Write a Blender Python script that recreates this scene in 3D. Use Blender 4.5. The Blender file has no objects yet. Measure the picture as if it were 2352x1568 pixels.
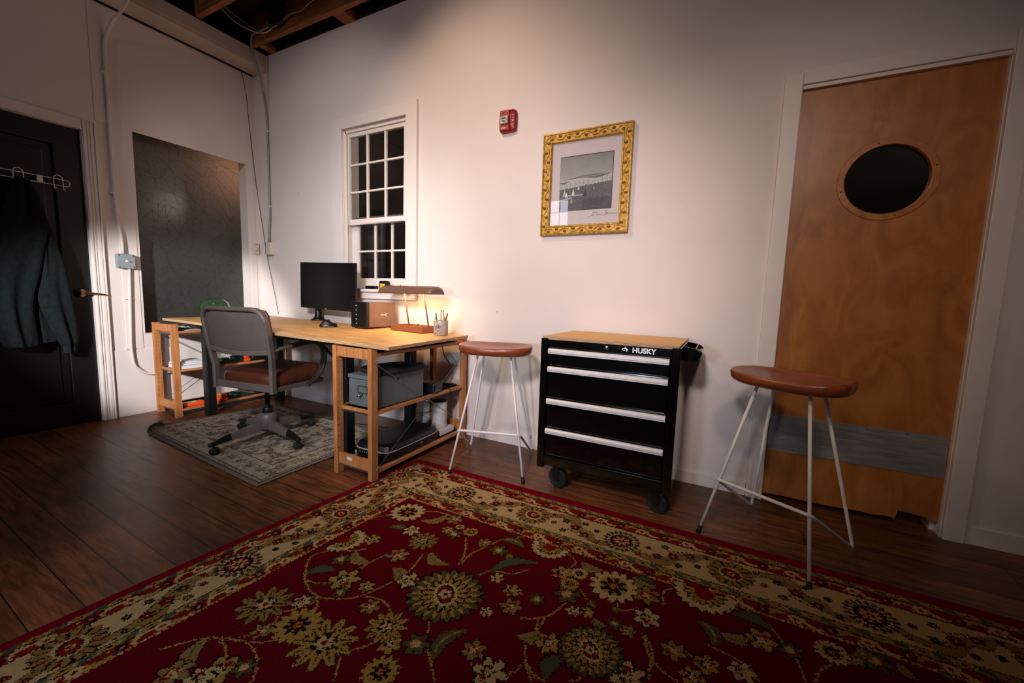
import bpy, bmesh, math, random
import numpy as np
from mathutils import Vector, Matrix
random.seed(7)
PI = math.pi
scene = bpy.context.scene
COL = scene.collection

# ------------------------------------------------------------------ colours and materials
def lin(h):
    h = h.lstrip('#'); r = [int(h[i:i+2], 16)/255 for i in (0, 2, 4)]
    return tuple((c/12.92 if c <= .04045 else ((c+.055)/1.055)**2.4) for c in r)+(1,)

def newmat(name):
    m = bpy.data.materials.new(name); m.use_nodes = True
    nt = m.node_tree; b = nt.nodes['Principled BSDF']
    return m, nt, b

def N(nt, t, **kw):
    n = nt.nodes.new(t)
    for k, v in kw.items():
        if k in n.inputs: n.inputs[k].default_value = v
        else: setattr(n, k, v)
    return n

def mapping(nt, scale=(1, 1, 1), rot=(0, 0, 0), loc=(0, 0, 0)):
    tc = N(nt, 'ShaderNodeTexCoord'); mp = N(nt, 'ShaderNodeMapping')
    mp.inputs['Scale'].default_value = scale; mp.inputs['Rotation'].default_value = rot; mp.inputs['Location'].default_value = loc
    nt.links.new(tc.outputs['Object'], mp.inputs['Vector'])
    return mp

def ramp(nt, stops):
    r = N(nt, 'ShaderNodeValToRGB'); e = r.color_ramp.elements
    while len(e) > 1: e.remove(e[-1])
    e[0].position = stops[0][0]; e[0].color = stops[0][1]
    for p, c in stops[1:]:
        k = e.new(p); k.color = c
    return r

def plain(name, c, rough=.5, metal=0, var=.06, scale=30, bump=0, coat=0, spec=.5):
    """one colour with a slight procedural mottling"""
    m, nt, b = newmat(name); c = lin(c)
    mp = mapping(nt); no = N(nt, 'ShaderNodeTexNoise', Scale=scale, Detail=4.0)
    nt.links.new(mp.outputs[0], no.inputs['Vector'])
    lo = tuple(x*(1-var*2) for x in c[:3])+(1,); hi = tuple(min(1, x*(1+var*2)) for x in c[:3])+(1,)
    r = ramp(nt, [(.3, lo), (.7, hi)])
    nt.links.new(no.outputs['Fac'], r.inputs['Fac']); nt.links.new(r.outputs['Color'], b.inputs['Base Color'])
    b.inputs['Roughness'].default_value = rough; b.inputs['Metallic'].default_value = metal
    b.inputs['Specular IOR Level'].default_value = spec
    if coat: b.inputs['Coat Weight'].default_value = coat; b.inputs['Coat Roughness'].default_value = .1
    if bump:
        bp = N(nt, 'ShaderNodeBump', Strength=bump, Distance=.01)
        nt.links.new(no.outputs['Fac'], bp.inputs['Height']); nt.links.new(bp.outputs[0], b.inputs['Normal'])
    return m

def wood(name, dark, mid, light, scale=(1, 12, 12), rough=.5, grain=6, bump=.05, coat=0, rings=True, spec=.5):
    m, nt, b = newmat(name)
    mp = mapping(nt, scale=scale)
    no = N(nt, 'ShaderNodeTexNoise', Scale=grain, Detail=6.0, Roughness=.6, Distortion=.6 if rings else .2)
    nt.links.new(mp.outputs[0], no.inputs['Vector'])
    r = ramp(nt, [(.3, lin(dark)), (.5, lin(mid)), (.7, lin(light))])
    nt.links.new(no.outputs['Fac'], r.inputs['Fac']); nt.links.new(r.outputs[0], b.inputs['Base Color'])
    b.inputs['Roughness'].default_value = rough; b.inputs['Specular IOR Level'].default_value = spec
    if coat: b.inputs['Coat Weight'].default_value = coat; b.inputs['Coat Roughness'].default_value = .15
    bp = N(nt, 'ShaderNodeBump', Strength=bump, Distance=.004)
    nt.links.new(no.outputs['Fac'], bp.inputs['Height']); nt.links.new(bp.outputs[0], b.inputs['Normal'])
    return m

def emit(name, c, strength):
    m, nt, b = newmat(name)
    b.inputs['Base Color'].default_value = lin(c); b.inputs['Emission Color'].default_value = lin(c); b.inputs['Emission Strength'].default_value = strength
    return m

def glass_dark(name, tint='#101010', rough=.03, clear=.5):
    """a pane: part see-through, part mirror"""
    m = bpy.data.materials.new(name); m.use_nodes = True; nt = m.node_tree; nt.nodes.clear()
    out = N(nt, 'ShaderNodeOutputMaterial'); tr = N(nt, 'ShaderNodeBsdfTransparent', Color=lin(tint) if clear < 1 else (1, 1, 1, 1))
    gl = N(nt, 'ShaderNodeBsdfGlossy', Roughness=rough); gl.inputs['Color'].default_value = (1, 1, 1, 1)
    fr = N(nt, 'ShaderNodeFresnel', IOR=1.5); mx = N(nt, 'ShaderNodeMixShader')
    ge = N(nt, 'ShaderNodeNewGeometry'); iv = N(nt, 'ShaderNodeMath', operation='SUBTRACT'); iv.inputs[0].default_value = 1; nt.links.new(ge.outputs['Backfacing'], iv.inputs[1])
    mf = N(nt, 'ShaderNodeMath', operation='MULTIPLY'); nt.links.new(fr.outputs[0], mf.inputs[0]); nt.links.new(iv.outputs[0], mf.inputs[1])
    nt.links.new(mf.outputs[0], mx.inputs[0]); nt.links.new(tr.outputs[0], mx.inputs[1]); nt.links.new(gl.outputs[0], mx.inputs[2]); nt.links.new(mx.outputs[0], out.inputs[0])
    return m

def vcol(name, rough=.9, bump=.25, bscale=600, sheen=0):
    """colour comes from the woven or printed pattern stored on the mesh"""
    m, nt, b = newmat(name)
    a = N(nt, 'ShaderNodeAttribute', attribute_name='pattern')
    no = N(nt, 'ShaderNodeTexNoise', Scale=bscale, Detail=2.0); mp = mapping(nt); nt.links.new(mp.outputs[0], no.inputs['Vector'])
    mul = N(nt, 'ShaderNodeMix', data_type='RGBA', blend_type='MULTIPLY'); mul.inputs[0].default_value = .35 if bump else 0
    nt.links.new(a.outputs['Color'], mul.inputs[6]); nt.links.new(no.outputs['Fac'], mul.inputs[7])
    nt.links.new(mul.outputs[2], b.inputs['Base Color']); b.inputs['Roughness'].default_value = rough
    b.inputs['Specular IOR Level'].default_value = .0 if bump else .5
    
    if bump:
        bp = N(nt, 'ShaderNodeBump', Strength=bump, Distance=.002)
        nt.links.new(no.outputs['Fac'], bp.inputs['Height']); nt.links.new(bp.outputs[0], b.inputs['Normal'])
    return m

M = {}
M['wall'] = plain('painted_wall', '#dccfc8', .6, var=.012, scale=3, bump=.02, spec=.3)
M['trim'] = plain('painted_trim', '#e0d3cb', .42, var=.015, scale=6, spec=.4)
M['beam'] = plain('painted_beam', '#c3b2a6', .55, var=.04, scale=5)
M['pipe'] = plain('painted_conduit', '#d6c9bf', .45, var=.02)
M['pipe_dull'] = plain('galvanised_conduit', '#8d8782', .45, .3, var=.05)
M['white_metal'] = plain('white_painted_steel', '#e6dad2', .35, var=.02, spec=.5)
M['pine'] = wood('pine', '#9b5b31', '#b4723f', '#c28450', (9, 9, 1.1), .5, 5, .03)
M['pine_y'] = wood('pine_board', '#9b5b31', '#b4723f', '#c28450', (9, 1.1, 9), .5, 5, .03)
M['ply'] = wood('plywood_face', '#b57f42', '#d09a58', '#e2b070', (1.3, 6, 6), .5, 3.2, .02)
M['joist'] = wood('raw_joist', '#6d3c18', '#8f5527', '#a8692f', (1.2, 10, 10), .7, 5, .05)
M['deck'] = wood('dark_deck', '#1d0f08', '#2c170c', '#3a2012', (8, 1.2, 8), .8, 5, .05)
M['black'] = plain('black_plastic', '#0c0b0b', .38, var=.05)
M['blackmetal'] = plain('black_powder_steel', '#0d0d0e', .42, var=.05)
M['rubber'] = plain('black_rubber', '#090909', .75, var=.1)
M['gloss'] = plain('gloss_black_enamel', '#050505', .12, var=.02, coat=.6)
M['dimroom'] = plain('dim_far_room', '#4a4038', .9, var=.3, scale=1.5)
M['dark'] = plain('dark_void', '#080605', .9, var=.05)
M['alu'] = plain('brushed_aluminium', '#d6cdc9', .45, .3, var=.03, scale=60)
M['kick'] = None
M['chairgrey'] = plain('taupe_enamel_steel', '#5f534d', .45, var=.04, scale=14)
M['armpad'] = plain('worn_brown_rubber', '#2a1f19', .6, var=.1)
M['leather'] = plain('brown_leather', '#4f2415', .42, var=.12, scale=18, bump=.06)
M['greybox'] = plain('grey_enamel_box', '#5a5f60', .42, var=.04, scale=9)
M['bronze'] = plain('bronze_enamel', '#6b4a3a', .35, var=.03)
M['bronze2'] = plain('copper_brown_enamel', '#8c5233', .38, .15, var=.03)
M['mount'] = plain('mount_board', '#c3b7b6', .8, var=.01)
M['lens'] = plain('strobe_lens', '#cbbfae', .15, .3, var=.25, scale=60)
M['red'] = plain('red_plastic', '#930f13', .35, var=.03)
M['chrome'] = plain('chrome', '#c9c2ba', .16, 1, var=.02)
M['brass'] = plain('aged_brass', '#8f7448', .28, 1, var=.1)
M['nickel'] = plain('satin_nickel', '#a89b8c', .25, 1, var=.05)
M['steel'] = plain('galvanised_steel', '#8d8b8a', .35, .9, var=.06)
M['paper'] = plain('white_paper', '#d9d2cf', .7, var=.02)
M['paper2'] = plain('grey_paper', '#a9a3a1', .7, var=.04)
M['green'] = plain('green_plastic', '#2fbf3a', .4, var=.05)
M['lime'] = plain('lime_plastic', '#8fd67c', .4, var=.05)
M['dgreen'] = plain('dark_green_plastic', '#10251a', .45, var=.1)
M['orange'] = plain('orange_plastic', '#e2491b', .4, var=.05)
M['yellow'] = plain('yellow_plastic', '#d8a91f', .4, var=.05)
M['cloth'] = plain('dark_green_fleece', '#171d1c', .95, var=.12, scale=40, bump=.1, spec=.1)
M['cream'] = plain('cream_plastic', '#d5c6b8', .45, var=.02)
M['greyplastic'] = plain('grey_pvc_box', '#858d92', .5, var=.03)
M['nascopper'] = plain('copper_toned_aluminium', '#7d6151', .42, .35, var=.03, scale=80)
M['ceramic'] = plain('speckled_ceramic', '#a8998c', .35, var=.12, scale=60)
M['ink'] = plain('black_ink', '#1a1614', .6)
M['blackdoor'] = plain('black_painted_door', '#0b0a0a', .38, var=.06, scale=8)

# gilded carved frame
m, nt, b = newmat('carved_gilt'); M['gilt'] = m
mp = mapping(nt); vo = N(nt, 'ShaderNodeTexVoronoi', Scale=95.0); no = N(nt, 'ShaderNodeTexNoise', Scale=60.0, Detail=5.0)
nt.links.new(mp.outputs[0], vo.inputs['Vector']); nt.links.new(mp.outputs[0], no.inputs['Vector'])
r = ramp(nt, [(.25, lin('#7d5418')), (.45, lin('#b5862f')), (.7, lin('#d0a652'))])
nt.links.new(no.outputs['Fac'], r.inputs['Fac']); nt.links.new(r.outputs[0], b.inputs['Base Color'])
b.inputs['Metallic'].default_value = .35; b.inputs['Roughness'].default_value = .42
bp = N(nt, 'ShaderNodeBump', Strength=.35, Distance=.002); nt.links.new(vo.outputs['Distance'], bp.inputs['Height']); nt.links.new(bp.outputs[0], b.inputs['Normal'])
M['gilt_dark'] = plain('gilt_hollow', '#7a5320', .5, .3, var=.15, scale=80)

# floor boards: run along x, 12 cm wide
m, nt, b = newmat('worn_floor_boards'); M['floor'] = m
mp = mapping(nt, rot=(0, 0, math.radians(1.2)), loc=(0.37, .065, 0))
br = N(nt, 'ShaderNodeTexBrick', Scale=1.0); br.inputs['Brick Width'].default_value = 1.9; br.inputs['Row Height'].default_value = .122
br.inputs['Mortar Size'].default_value = .0022; br.inputs['Mortar Smooth'].default_value = .2; br.inputs['Bias'].default_value = 0
br.inputs['Color1'].default_value = (.75, .75, .75, 1); br.inputs['Color2'].default_value = (1.15, 1.15, 1.15, 1); br.inputs['Mortar'].default_value = (.08, .06, .05, 1)
br.offset = .37
nt.links.new(mp.outputs[0], br.inputs['Vector'])
mp2 = mapping(nt, scale=(1.0, 9, 1)); n1 = N(nt, 'ShaderNodeTexNoise', Scale=5.0, Detail=7.0, Roughness=.65, Distortion=1.0); nt.links.new(mp2.outputs[0], n1.inputs['Vector'])
r1 = ramp(nt, [(.28, lin('#3c2115')), (.5, lin('#6a3f25')), (.72, lin('#8f5a35'))]); nt.links.new(n1.outputs['Fac'], r1.inputs['Fac'])
mp3 = mapping(nt); n2 = N(nt, 'ShaderNodeTexNoise', Scale=1.6, Detail=3.0); nt.links.new(mp3.outputs[0], n2.inputs['Vector'])
r2 = ramp(nt, [(.4, (.72, .72, .72, 1)), (.62, (1.35, 1.2, 1.1, 1))]); nt.links.new(n2.outputs['Fac'], r2.inputs['Fac'])
mu = N(nt, 'ShaderNodeMix', data_type='RGBA', blend_type='MULTIPLY'); mu.inputs[0].default_value = 1
nt.links.new(r1.outputs[0], mu.inputs[6]); nt.links.new(r2.outputs[0], mu.inputs[7])
mu2 = N(nt, 'ShaderNodeMix', data_type='RGBA', blend_type='MULTIPLY'); mu2.inputs[0].default_value = 1
nt.links.new(mu.outputs[2], mu2.inputs[6]); nt.links.new(br.outputs['Color'], mu2.inputs[7])
# paint flecks
n3 = N(nt, 'ShaderNodeTexVoronoi', Scale=9.0); nt.links.new(mp3.outputs[0], n3.inputs['Vector'])
r3 = ramp(nt, [(.025, (1, 1, 1, 1)), (.035, (0, 0, 0, 1))]); nt.links.new(n3.outputs['Distance'], r3.inputs['Fac'])
n4 = N(nt, 'ShaderNodeTexNoise', Scale=.9); nt.links.new(mp3.outputs[0], n4.inputs['Vector'])
r4 = ramp(nt, [(.5, (0, 0, 0, 1)), (.56, (1, 1, 1, 1))]); nt.links.new(n4.outputs['Fac'], r4.inputs['Fac'])
mm = N(nt, 'ShaderNodeMath', operation='MULTIPLY'); nt.links.new(r3.outputs[0], mm.inputs[0]); nt.links.new(r4.outputs[0], mm.inputs[1])
mx = N(nt, 'ShaderNodeMix', data_type='RGBA'); nt.links.new(mm.outputs[0], mx.inputs[0]); nt.links.new(mu2.outputs[2], mx.inputs[6]); mx.inputs[7].default_value = lin('#8f8178')
nt.links.new(mx.outputs[2], b.inputs['Base Color'])
rr = ramp(nt, [(.3, (.3, .3, .3, 1)), (.7, (.46, .46, .46, 1))]); nt.links.new(n1.outputs['Fac'], rr.inputs['Fac']); nt.links.new(rr.outputs[0], b.inputs['Roughness'])
b.inputs['Specular IOR Level'].default_value = .32
bp = N(nt, 'ShaderNodeBump', Strength=.35, Distance=.003); nt.links.new(br.outputs['Fac'], bp.inputs['Height']); bp.invert = True
bp2 = N(nt, 'ShaderNodeBump', Strength=.08, Distance=.003); nt.links.new(n1.outputs['Fac'], bp2.inputs['Height']); nt.links.new(bp.outputs[0], bp2.inputs['Normal']); nt.links.new(bp2.outputs[0], b.inputs['Normal'])

# birch veneer door
m, nt, b = newmat('amber_birch_veneer'); M['veneer'] = m
mp = mapping(nt, scale=(2.2, 1, 1.1)); n1 = N(nt, 'ShaderNodeTexNoise', Scale=3.6, Detail=7.0, Roughness=.55, Distortion=1.6); nt.links.new(mp.outputs[0], n1.inputs['Vector'])
r1 = ramp(nt, [(.3, lin('#985a28')), (.5, lin('#a96730')), (.72, lin('#b9773d'))]); nt.links.new(n1.outputs['Fac'], r1.inputs['Fac'])
nt.links.new(r1.outputs[0], b.inputs['Base Color']); b.inputs['Roughness'].default_value = .36; b.inputs['Specular IOR Level'].default_value = .45
bp = N(nt, 'ShaderNodeBump', Strength=.08, Distance=.004); nt.links.new(n1.outputs['Fac'], bp.inputs['Height']); nt.links.new(bp.outputs[0], b.inputs['Normal'])
M['veneer_ring'] = wood('ring_wood', '#94531f', '#a9642e', '#bb7438', (4, 4, 4), .4, 5, .03)
M['seatwood'] = wood('oiled_seat_wood', '#6d2f16', '#8d4222', '#a45430', (1.2, 8, 8), .36, 4, .03, coat=.25)
# scuffed kick plate
m, nt, b = newmat('scuffed_kick_plate'); M['kick'] = m
mp = mapping(nt, scale=(1, 1, 14)); n1 = N(nt, 'ShaderNodeTexNoise', Scale=6.0, Detail=8.0, Roughness=.75); nt.links.new(mp.outputs[0], n1.inputs['Vector'])
r1 = ramp(nt, [(.3, lin('#807b79')), (.7, lin('#a5a09e'))]); nt.links.new(n1.outputs['Fac'], r1.inputs['Fac']); nt.links.new(r1.outputs[0], b.inputs['Base Color'])
r2 = ramp(nt, [(.35, (.3, .3, .3, 1)), (.7, (.6, .6, .6, 1))]); nt.links.new(n1.outputs['Fac'], r2.inputs['Fac']); nt.links.new(r2.outputs[0], b.inputs['Roughness'])
b.inputs['Metallic'].default_value = .35
# plywood edge: layers across z
m, nt, b = newmat('plywood_edge'); M['plyedge'] = m; M['worktop'] = wood('golden_worktop', '#c98f3f', '#dba050', '#e6b062', (1.1, 12, 12), .5, 4, .02)
mp = mapping(nt, scale=(1.5, 1.5, 1)); wv = N(nt, 'ShaderNodeTexWave', Scale=52.0, Distortion=.6); wv.bands_direction = 'Z'; nt.links.new(mp.outputs[0], wv.inputs['Vector'])
r1 = ramp(nt, [(.15, lin('#8a5f3c')), (.5, lin('#c49a70')), (.9, lin('#d8b38c'))]); nt.links.new(wv.outputs['Fac'], r1.inputs['Fac']); nt.links.new(r1.outputs[0], b.inputs['Base Color']); b.inputs['Roughness'].default_value = .6
# window panes
M['pane'] = glass_dark('window_pane', '#c8c8c8', .02, .5)
M['screen'] = plain('matt_screen', '#050506', .3, var=.0)
# clear picture glass
M['clear'] = glass_dark('picture_glass', '#ffffff', .01, 1)
# green bottle glass
m, nt, b = newmat('green_glass'); M['gglass'] = m
b.inputs['Base Color'].default_value = lin('#6f9c70'); b.inputs['Transmission Weight'].default_value = .9; b.inputs['Roughness'].default_value = .05; b.inputs['IOR'].default_value = 1.45
# frosted film glass
m = bpy.data.materials.new('frosted_film'); m.use_nodes = True; nt = m.node_tree; nt.nodes.clear(); M['frost'] = m
out = N(nt, 'ShaderNodeOutputMaterial'); df = N(nt, 'ShaderNodeBsdfDiffuse'); df.inputs['Color'].default_value = lin('#4f504b')
tl = N(nt, 'ShaderNodeBsdfTranslucent'); tl.inputs['Color'].default_value = lin('#8f8078')
gl = N(nt, 'ShaderNodeBsdfGlossy', Roughness=.22); m1 = N(nt, 'ShaderNodeMixShader'); m1.inputs[0].default_value = .5
m2 = N(nt, 'ShaderNodeMixShader'); fr = N(nt, 'ShaderNodeFresnel', IOR=1.5)
nt.links.new(df.outputs[0], m1.inputs[1]); nt.links.new(tl.outputs[0], m1.inputs[2]); nt.links.new(fr.outputs[0], m2.inputs[0]); nt.links.new(m1.outputs[0], m2.inputs[1]); nt.links.new(gl.outputs[0], m2.inputs[2]); nt.links.new(m2.outputs[0], out.inputs[0])
M['filmline'] = plain('etched_line', '#2b2924', .6)
M['tube'] = emit('warm_lamp_tube', '#ffb46a', 14)
M['daylight'] = emit('daylight_pane', '#e8ecff', 9)
M['dusk'] = emit('dusk_pane', '#aab4d8', .15)
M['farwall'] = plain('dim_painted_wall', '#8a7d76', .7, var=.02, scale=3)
M['rug'] = vcol('wool_pile', .95, .5, 420, .1)
M['mat'] = vcol('flat_woven', .95, .3, 500)
M['print'] = vcol('photo_print', .35, 0)

# ------------------------------------------------------------------ mesh builder
class MB:
    def __init__(s): s.v = []; s.f = []; s.mi = []; s.sm = []
    def add(s, vs, fs, mi=0, sm=False):
        o = len(s.v); s.v += [tuple(v) for v in vs]
        for f in fs: s.f.append(tuple(i+o for i in f)); s.mi.append(mi); s.sm.append(sm)
        return s
    def box(s, x0, x1, y0, y1, z0, z1, mi=0, T=None, top_mi=None):
        vs = [(x0, y0, z0), (x1, y0, z0), (x1, y1, z0), (x0, y1, z0), (x0, y0, z1), (x1, y0, z1), (x1, y1, z1), (x0, y1, z1)]
        if T is not None: vs = [T @ Vector(v) for v in vs]
        fs = [(0, 3, 2, 1), (4, 5, 6, 7), (0, 1, 5, 4), (1, 2, 6, 5), (2, 3, 7, 6), (3, 0, 4, 7)]
        o = len(s.f); s.add(vs, fs, mi)
        if top_mi is not None: s.mi[o+1] = top_mi; s.mi[o] = top_mi
        return s
    def hexa(s, vs, mi=0, top_mi=None):
        o = len(s.f); s.add(vs, [(0, 3, 2, 1), (4, 5, 6, 7), (0, 1, 5, 4), (1, 2, 6, 5), (2, 3, 7, 6), (3, 0, 4, 7)], mi)
        if top_mi is not None: s.mi[o+1] = top_mi
        return s
    def tube(s, pts, r, n=10, mi=0, closed=False, cap=True, flat=None):
        """pts: path, r: radius or list, flat=(a,b): rectangular-ish section half sizes with an up vector"""
        P = [Vector(p) for p in pts]; R = r if isinstance(r, (list, tuple)) else [r]*len(P)
        up = None; rings = []
        for i, p in enumerate(P):
            if closed: t = P[(i+1) % len(P)]-P[i-1]
            else: t = (P[min(i+1, len(P)-1)]-P[max(i-1, 0)])
            t.normalize()
            if up is None:
                a = Vector((0, 0, 1)) if abs(t.z) < .9 else Vector((1, 0, 0)); up = (a-t*a.dot(t)).normalized()
            else: up = (up-t*up.dot(t)).normalized()
            sd = t.cross(up)
            rings.append([p+(up*math.cos(2*PI*k/n)+sd*math.sin(2*PI*k/n))*R[i] for k in range(n)])
        vs = [v for rg in rings for v in rg]; fs = []
        m = len(rings)
        for i in range(m if closed else m-1):
            j = (i+1) % m
            for k in range(n): fs.append((i*n+k, i*n+(k+1) % n, j*n+(k+1) % n, j*n+k))
        s.add(vs, fs, mi, True)
        if cap and not closed:
            s.add(rings[0], [tuple(range(n))[::-1]], mi); s.add(rings[-1], [tuple(range(n))], mi)
        return s
    def strip(s, pts, normals, w, t, mi=0, closed=False):
        """flat bar: pts path, normals = direction of its thin side, w half width along cross, t half thickness"""
        P = [Vector(p) for p in pts]; rings = []
        for i, p in enumerate(P):
            tg = (P[(i+1) % len(P)]-P[i-1]) if closed else (P[min(i+1, len(P)-1)]-P[max(i-1, 0)])
            tg.normalize(); nn = Vector(normals[i] if isinstance(normals, list) else normals); nn = (nn-tg*nn.dot(tg)).normalized(); sd = tg.cross(nn)
            c = t*.5
            rings.append([p+sd*x+nn*y for x, y in [(w, t-c), (w-c, t), (-w+c, t), (-w, t-c), (-w, -t+c), (-w+c, -t), (w-c, -t), (w, -t+c)]])
        n = 8; vs = [v for rg in rings for v in rg]; fs = []; m = len(rings)
        for i in range(m if closed else m-1):
            j = (i+1) % m
            for k in range(n): fs.append((i*n+k, i*n+(k+1) % n, j*n+(k+1) % n, j*n+k))
        s.add(vs, fs, mi, False)
        if not closed: s.add(rings[0], [tuple(range(n))[::-1]], mi); s.add(rings[-1], [tuple(range(n))], mi)
        return s
    def lathe(s, c, prof, n=24, axis='z', mi=0, sm=True, T=None):
        """prof: (radius, height) list"""
        vs = []; fs = []
        for r, h in prof:
            for k in range(n):
                a = 2*PI*k/n
                p = {'z': (r*math.cos(a), r*math.sin(a), h), 'x': (h, r*math.cos(a), r*math.sin(a)), 'y': (r*math.sin(a), h, r*math.cos(a))}[axis]
                p = Vector(p)
                if T is not None: p = T @ p
                vs.append(Vector(c)+p)
        for i in range(len(prof)-1):
            for k in range(n): fs.append((i*n+k, i*n+(k+1) % n, (i+1)*n+(k+1) % n, (i+1)*n+k))
        s.add(vs, fs, mi, sm)
        s.add(vs[:n], [tuple(range(n))[::-1]], mi); s.add(vs[-n:], [tuple(range(n))], mi)
        return s
    def prism(s, pts, vec, mi=0, sm=False):
        """extrude polygon (3D points) along vec"""
        n = len(pts); v = Vector(vec); vs = [Vector(p) for p in pts]; vs += [p+v for p in vs]
        s.add(vs, [tuple(range(n))[::-1], tuple(range(n, 2*n))], mi)
        s.add(vs, [(i, (i+1) % n, (i+1) % n+n, i+n) for i in range(n)], mi, sm)
        return s
    def grid(s, rows, mi=0, sm=True, closed=False):
        n = len(rows[0]); vs = [p for r in rows for p in r]; fs = []
        for i in range(len(rows)-1):
            for k in range(n if closed else n-1): fs.append((i*n+k, i*n+(k+1) % n, (i+1)*n+(k+1) % n, (i+1)*n+k))
        s.add(vs, fs, mi, sm); return s
    def build(s, name, mats, parent=None, bevel=0, loc=None, seg=2, fixn=True, shade=None):
        me = bpy.data.meshes.new(name)
        vs = s.v
        if loc is not None: vs = [(v[0]-loc[0], v[1]-loc[1], v[2]-loc[2]) for v in vs]
        me.from_pydata([tuple(v) for v in vs], [], s.f)
        for k in (mats if isinstance(mats, (list, tuple)) else [mats]): me.materials.append(k)
        me.polygons.foreach_set('material_index', s.mi); me.polygons.foreach_set('use_smooth', s.sm)
        if fixn:
            bm = bmesh.new(); bm.from_mesh(me); bmesh.ops.remove_doubles(bm, verts=bm.verts, dist=1e-5); bmesh.ops.recalc_face_normals(bm, faces=bm.faces); bm.to_mesh(me); bm.free()
        me.update()
        o = bpy.data.objects.new(name, me); COL.objects.link(o)
        if loc is not None: o.location = loc
        if parent is not None: o.parent = parent
        if bevel:
            md = o.modifiers.new('bevel', 'BEVEL'); md.width = bevel; md.segments = seg; md.limit_method = 'ANGLE'; md.angle_limit = math.radians(40)
            md.harden_normals = False
        return o

def fillet(pts, r, n=5):
    """round the corners of a polyline"""
    P = [Vector(p) for p in pts]; out = [P[0]]
    for i in range(1, len(P)-1):
        a, b, c = P[i-1], P[i], P[i+1]; d1 = (a-b); d2 = (c-b); rr = min(r, d1.length*.45, d2.length*.45)
        p, q = b+d1.normalized()*rr, b+d2.normalized()*rr
        for k in range(n+1):
            t = k/n; out.append((1-t)**2*p+2*t*(1-t)*b+t*t*q)
    out.append(P[-1]); return out

def catmull(pts, n=6):
    P = [Vector(p) for p in pts]; P = [P[0]*2-P[1]]+P+[P[-1]*2-P[-2]]; out = []
    for i in range(1, len(P)-2):
        for k in range(n):
            t = k/n; a, b, c, d = P[i-1:i+3]
            out.append(.5*((2*b)+(c-a)*t+(2*a-5*b+4*c-d)*t*t+(3*b-a-3*c+d)*t**3))
    out.append(P[-2]); return out

def thing(name, label, cat, loc=(0, 0, 0), rz=0, group=None):
    o = bpy.data.objects.new(name, None); o.empty_display_size = .05; COL.objects.link(o)
    o.location = loc; o.rotation_euler = (0, 0, rz); o['label'] = label; o['category'] = cat
    if group: o['group'] = group
    return o

def tag(o, label, cat, group=None, kind=None):
    o['label'] = label; o['category'] = cat
    if group: o['group'] = group
    if kind: o['kind'] = kind
    return o

def struct(o, label=None):
    o['kind'] = 'structure'
    if label: o['label'] = label
    return o

def B(name, box, mat, parent=None, bevel=0, **kw):
    return MB().box(*box).build(name, mat, parent, bevel, **kw)

def text_mesh(name, body, size, mat, parent, loc, rot, extrude=.0003, offset=0, align='LEFT', spacing=1):
    c = bpy.data.curves.new(name, 'FONT'); c.body = body; c.size = size; c.extrude = extrude; c.offset = offset; c.align_x = align; c.space_character = spacing
    t = bpy.data.objects.new(name, c); me = bpy.data.meshes.new_from_object(t); bpy.data.objects.remove(t)
    me.materials.clear(); me.materials.append(mat); o = bpy.data.objects.new(name, me); COL.objects.link(o); o.parent = parent; o.location = loc; o.rotation_euler = rot
    return o

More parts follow.
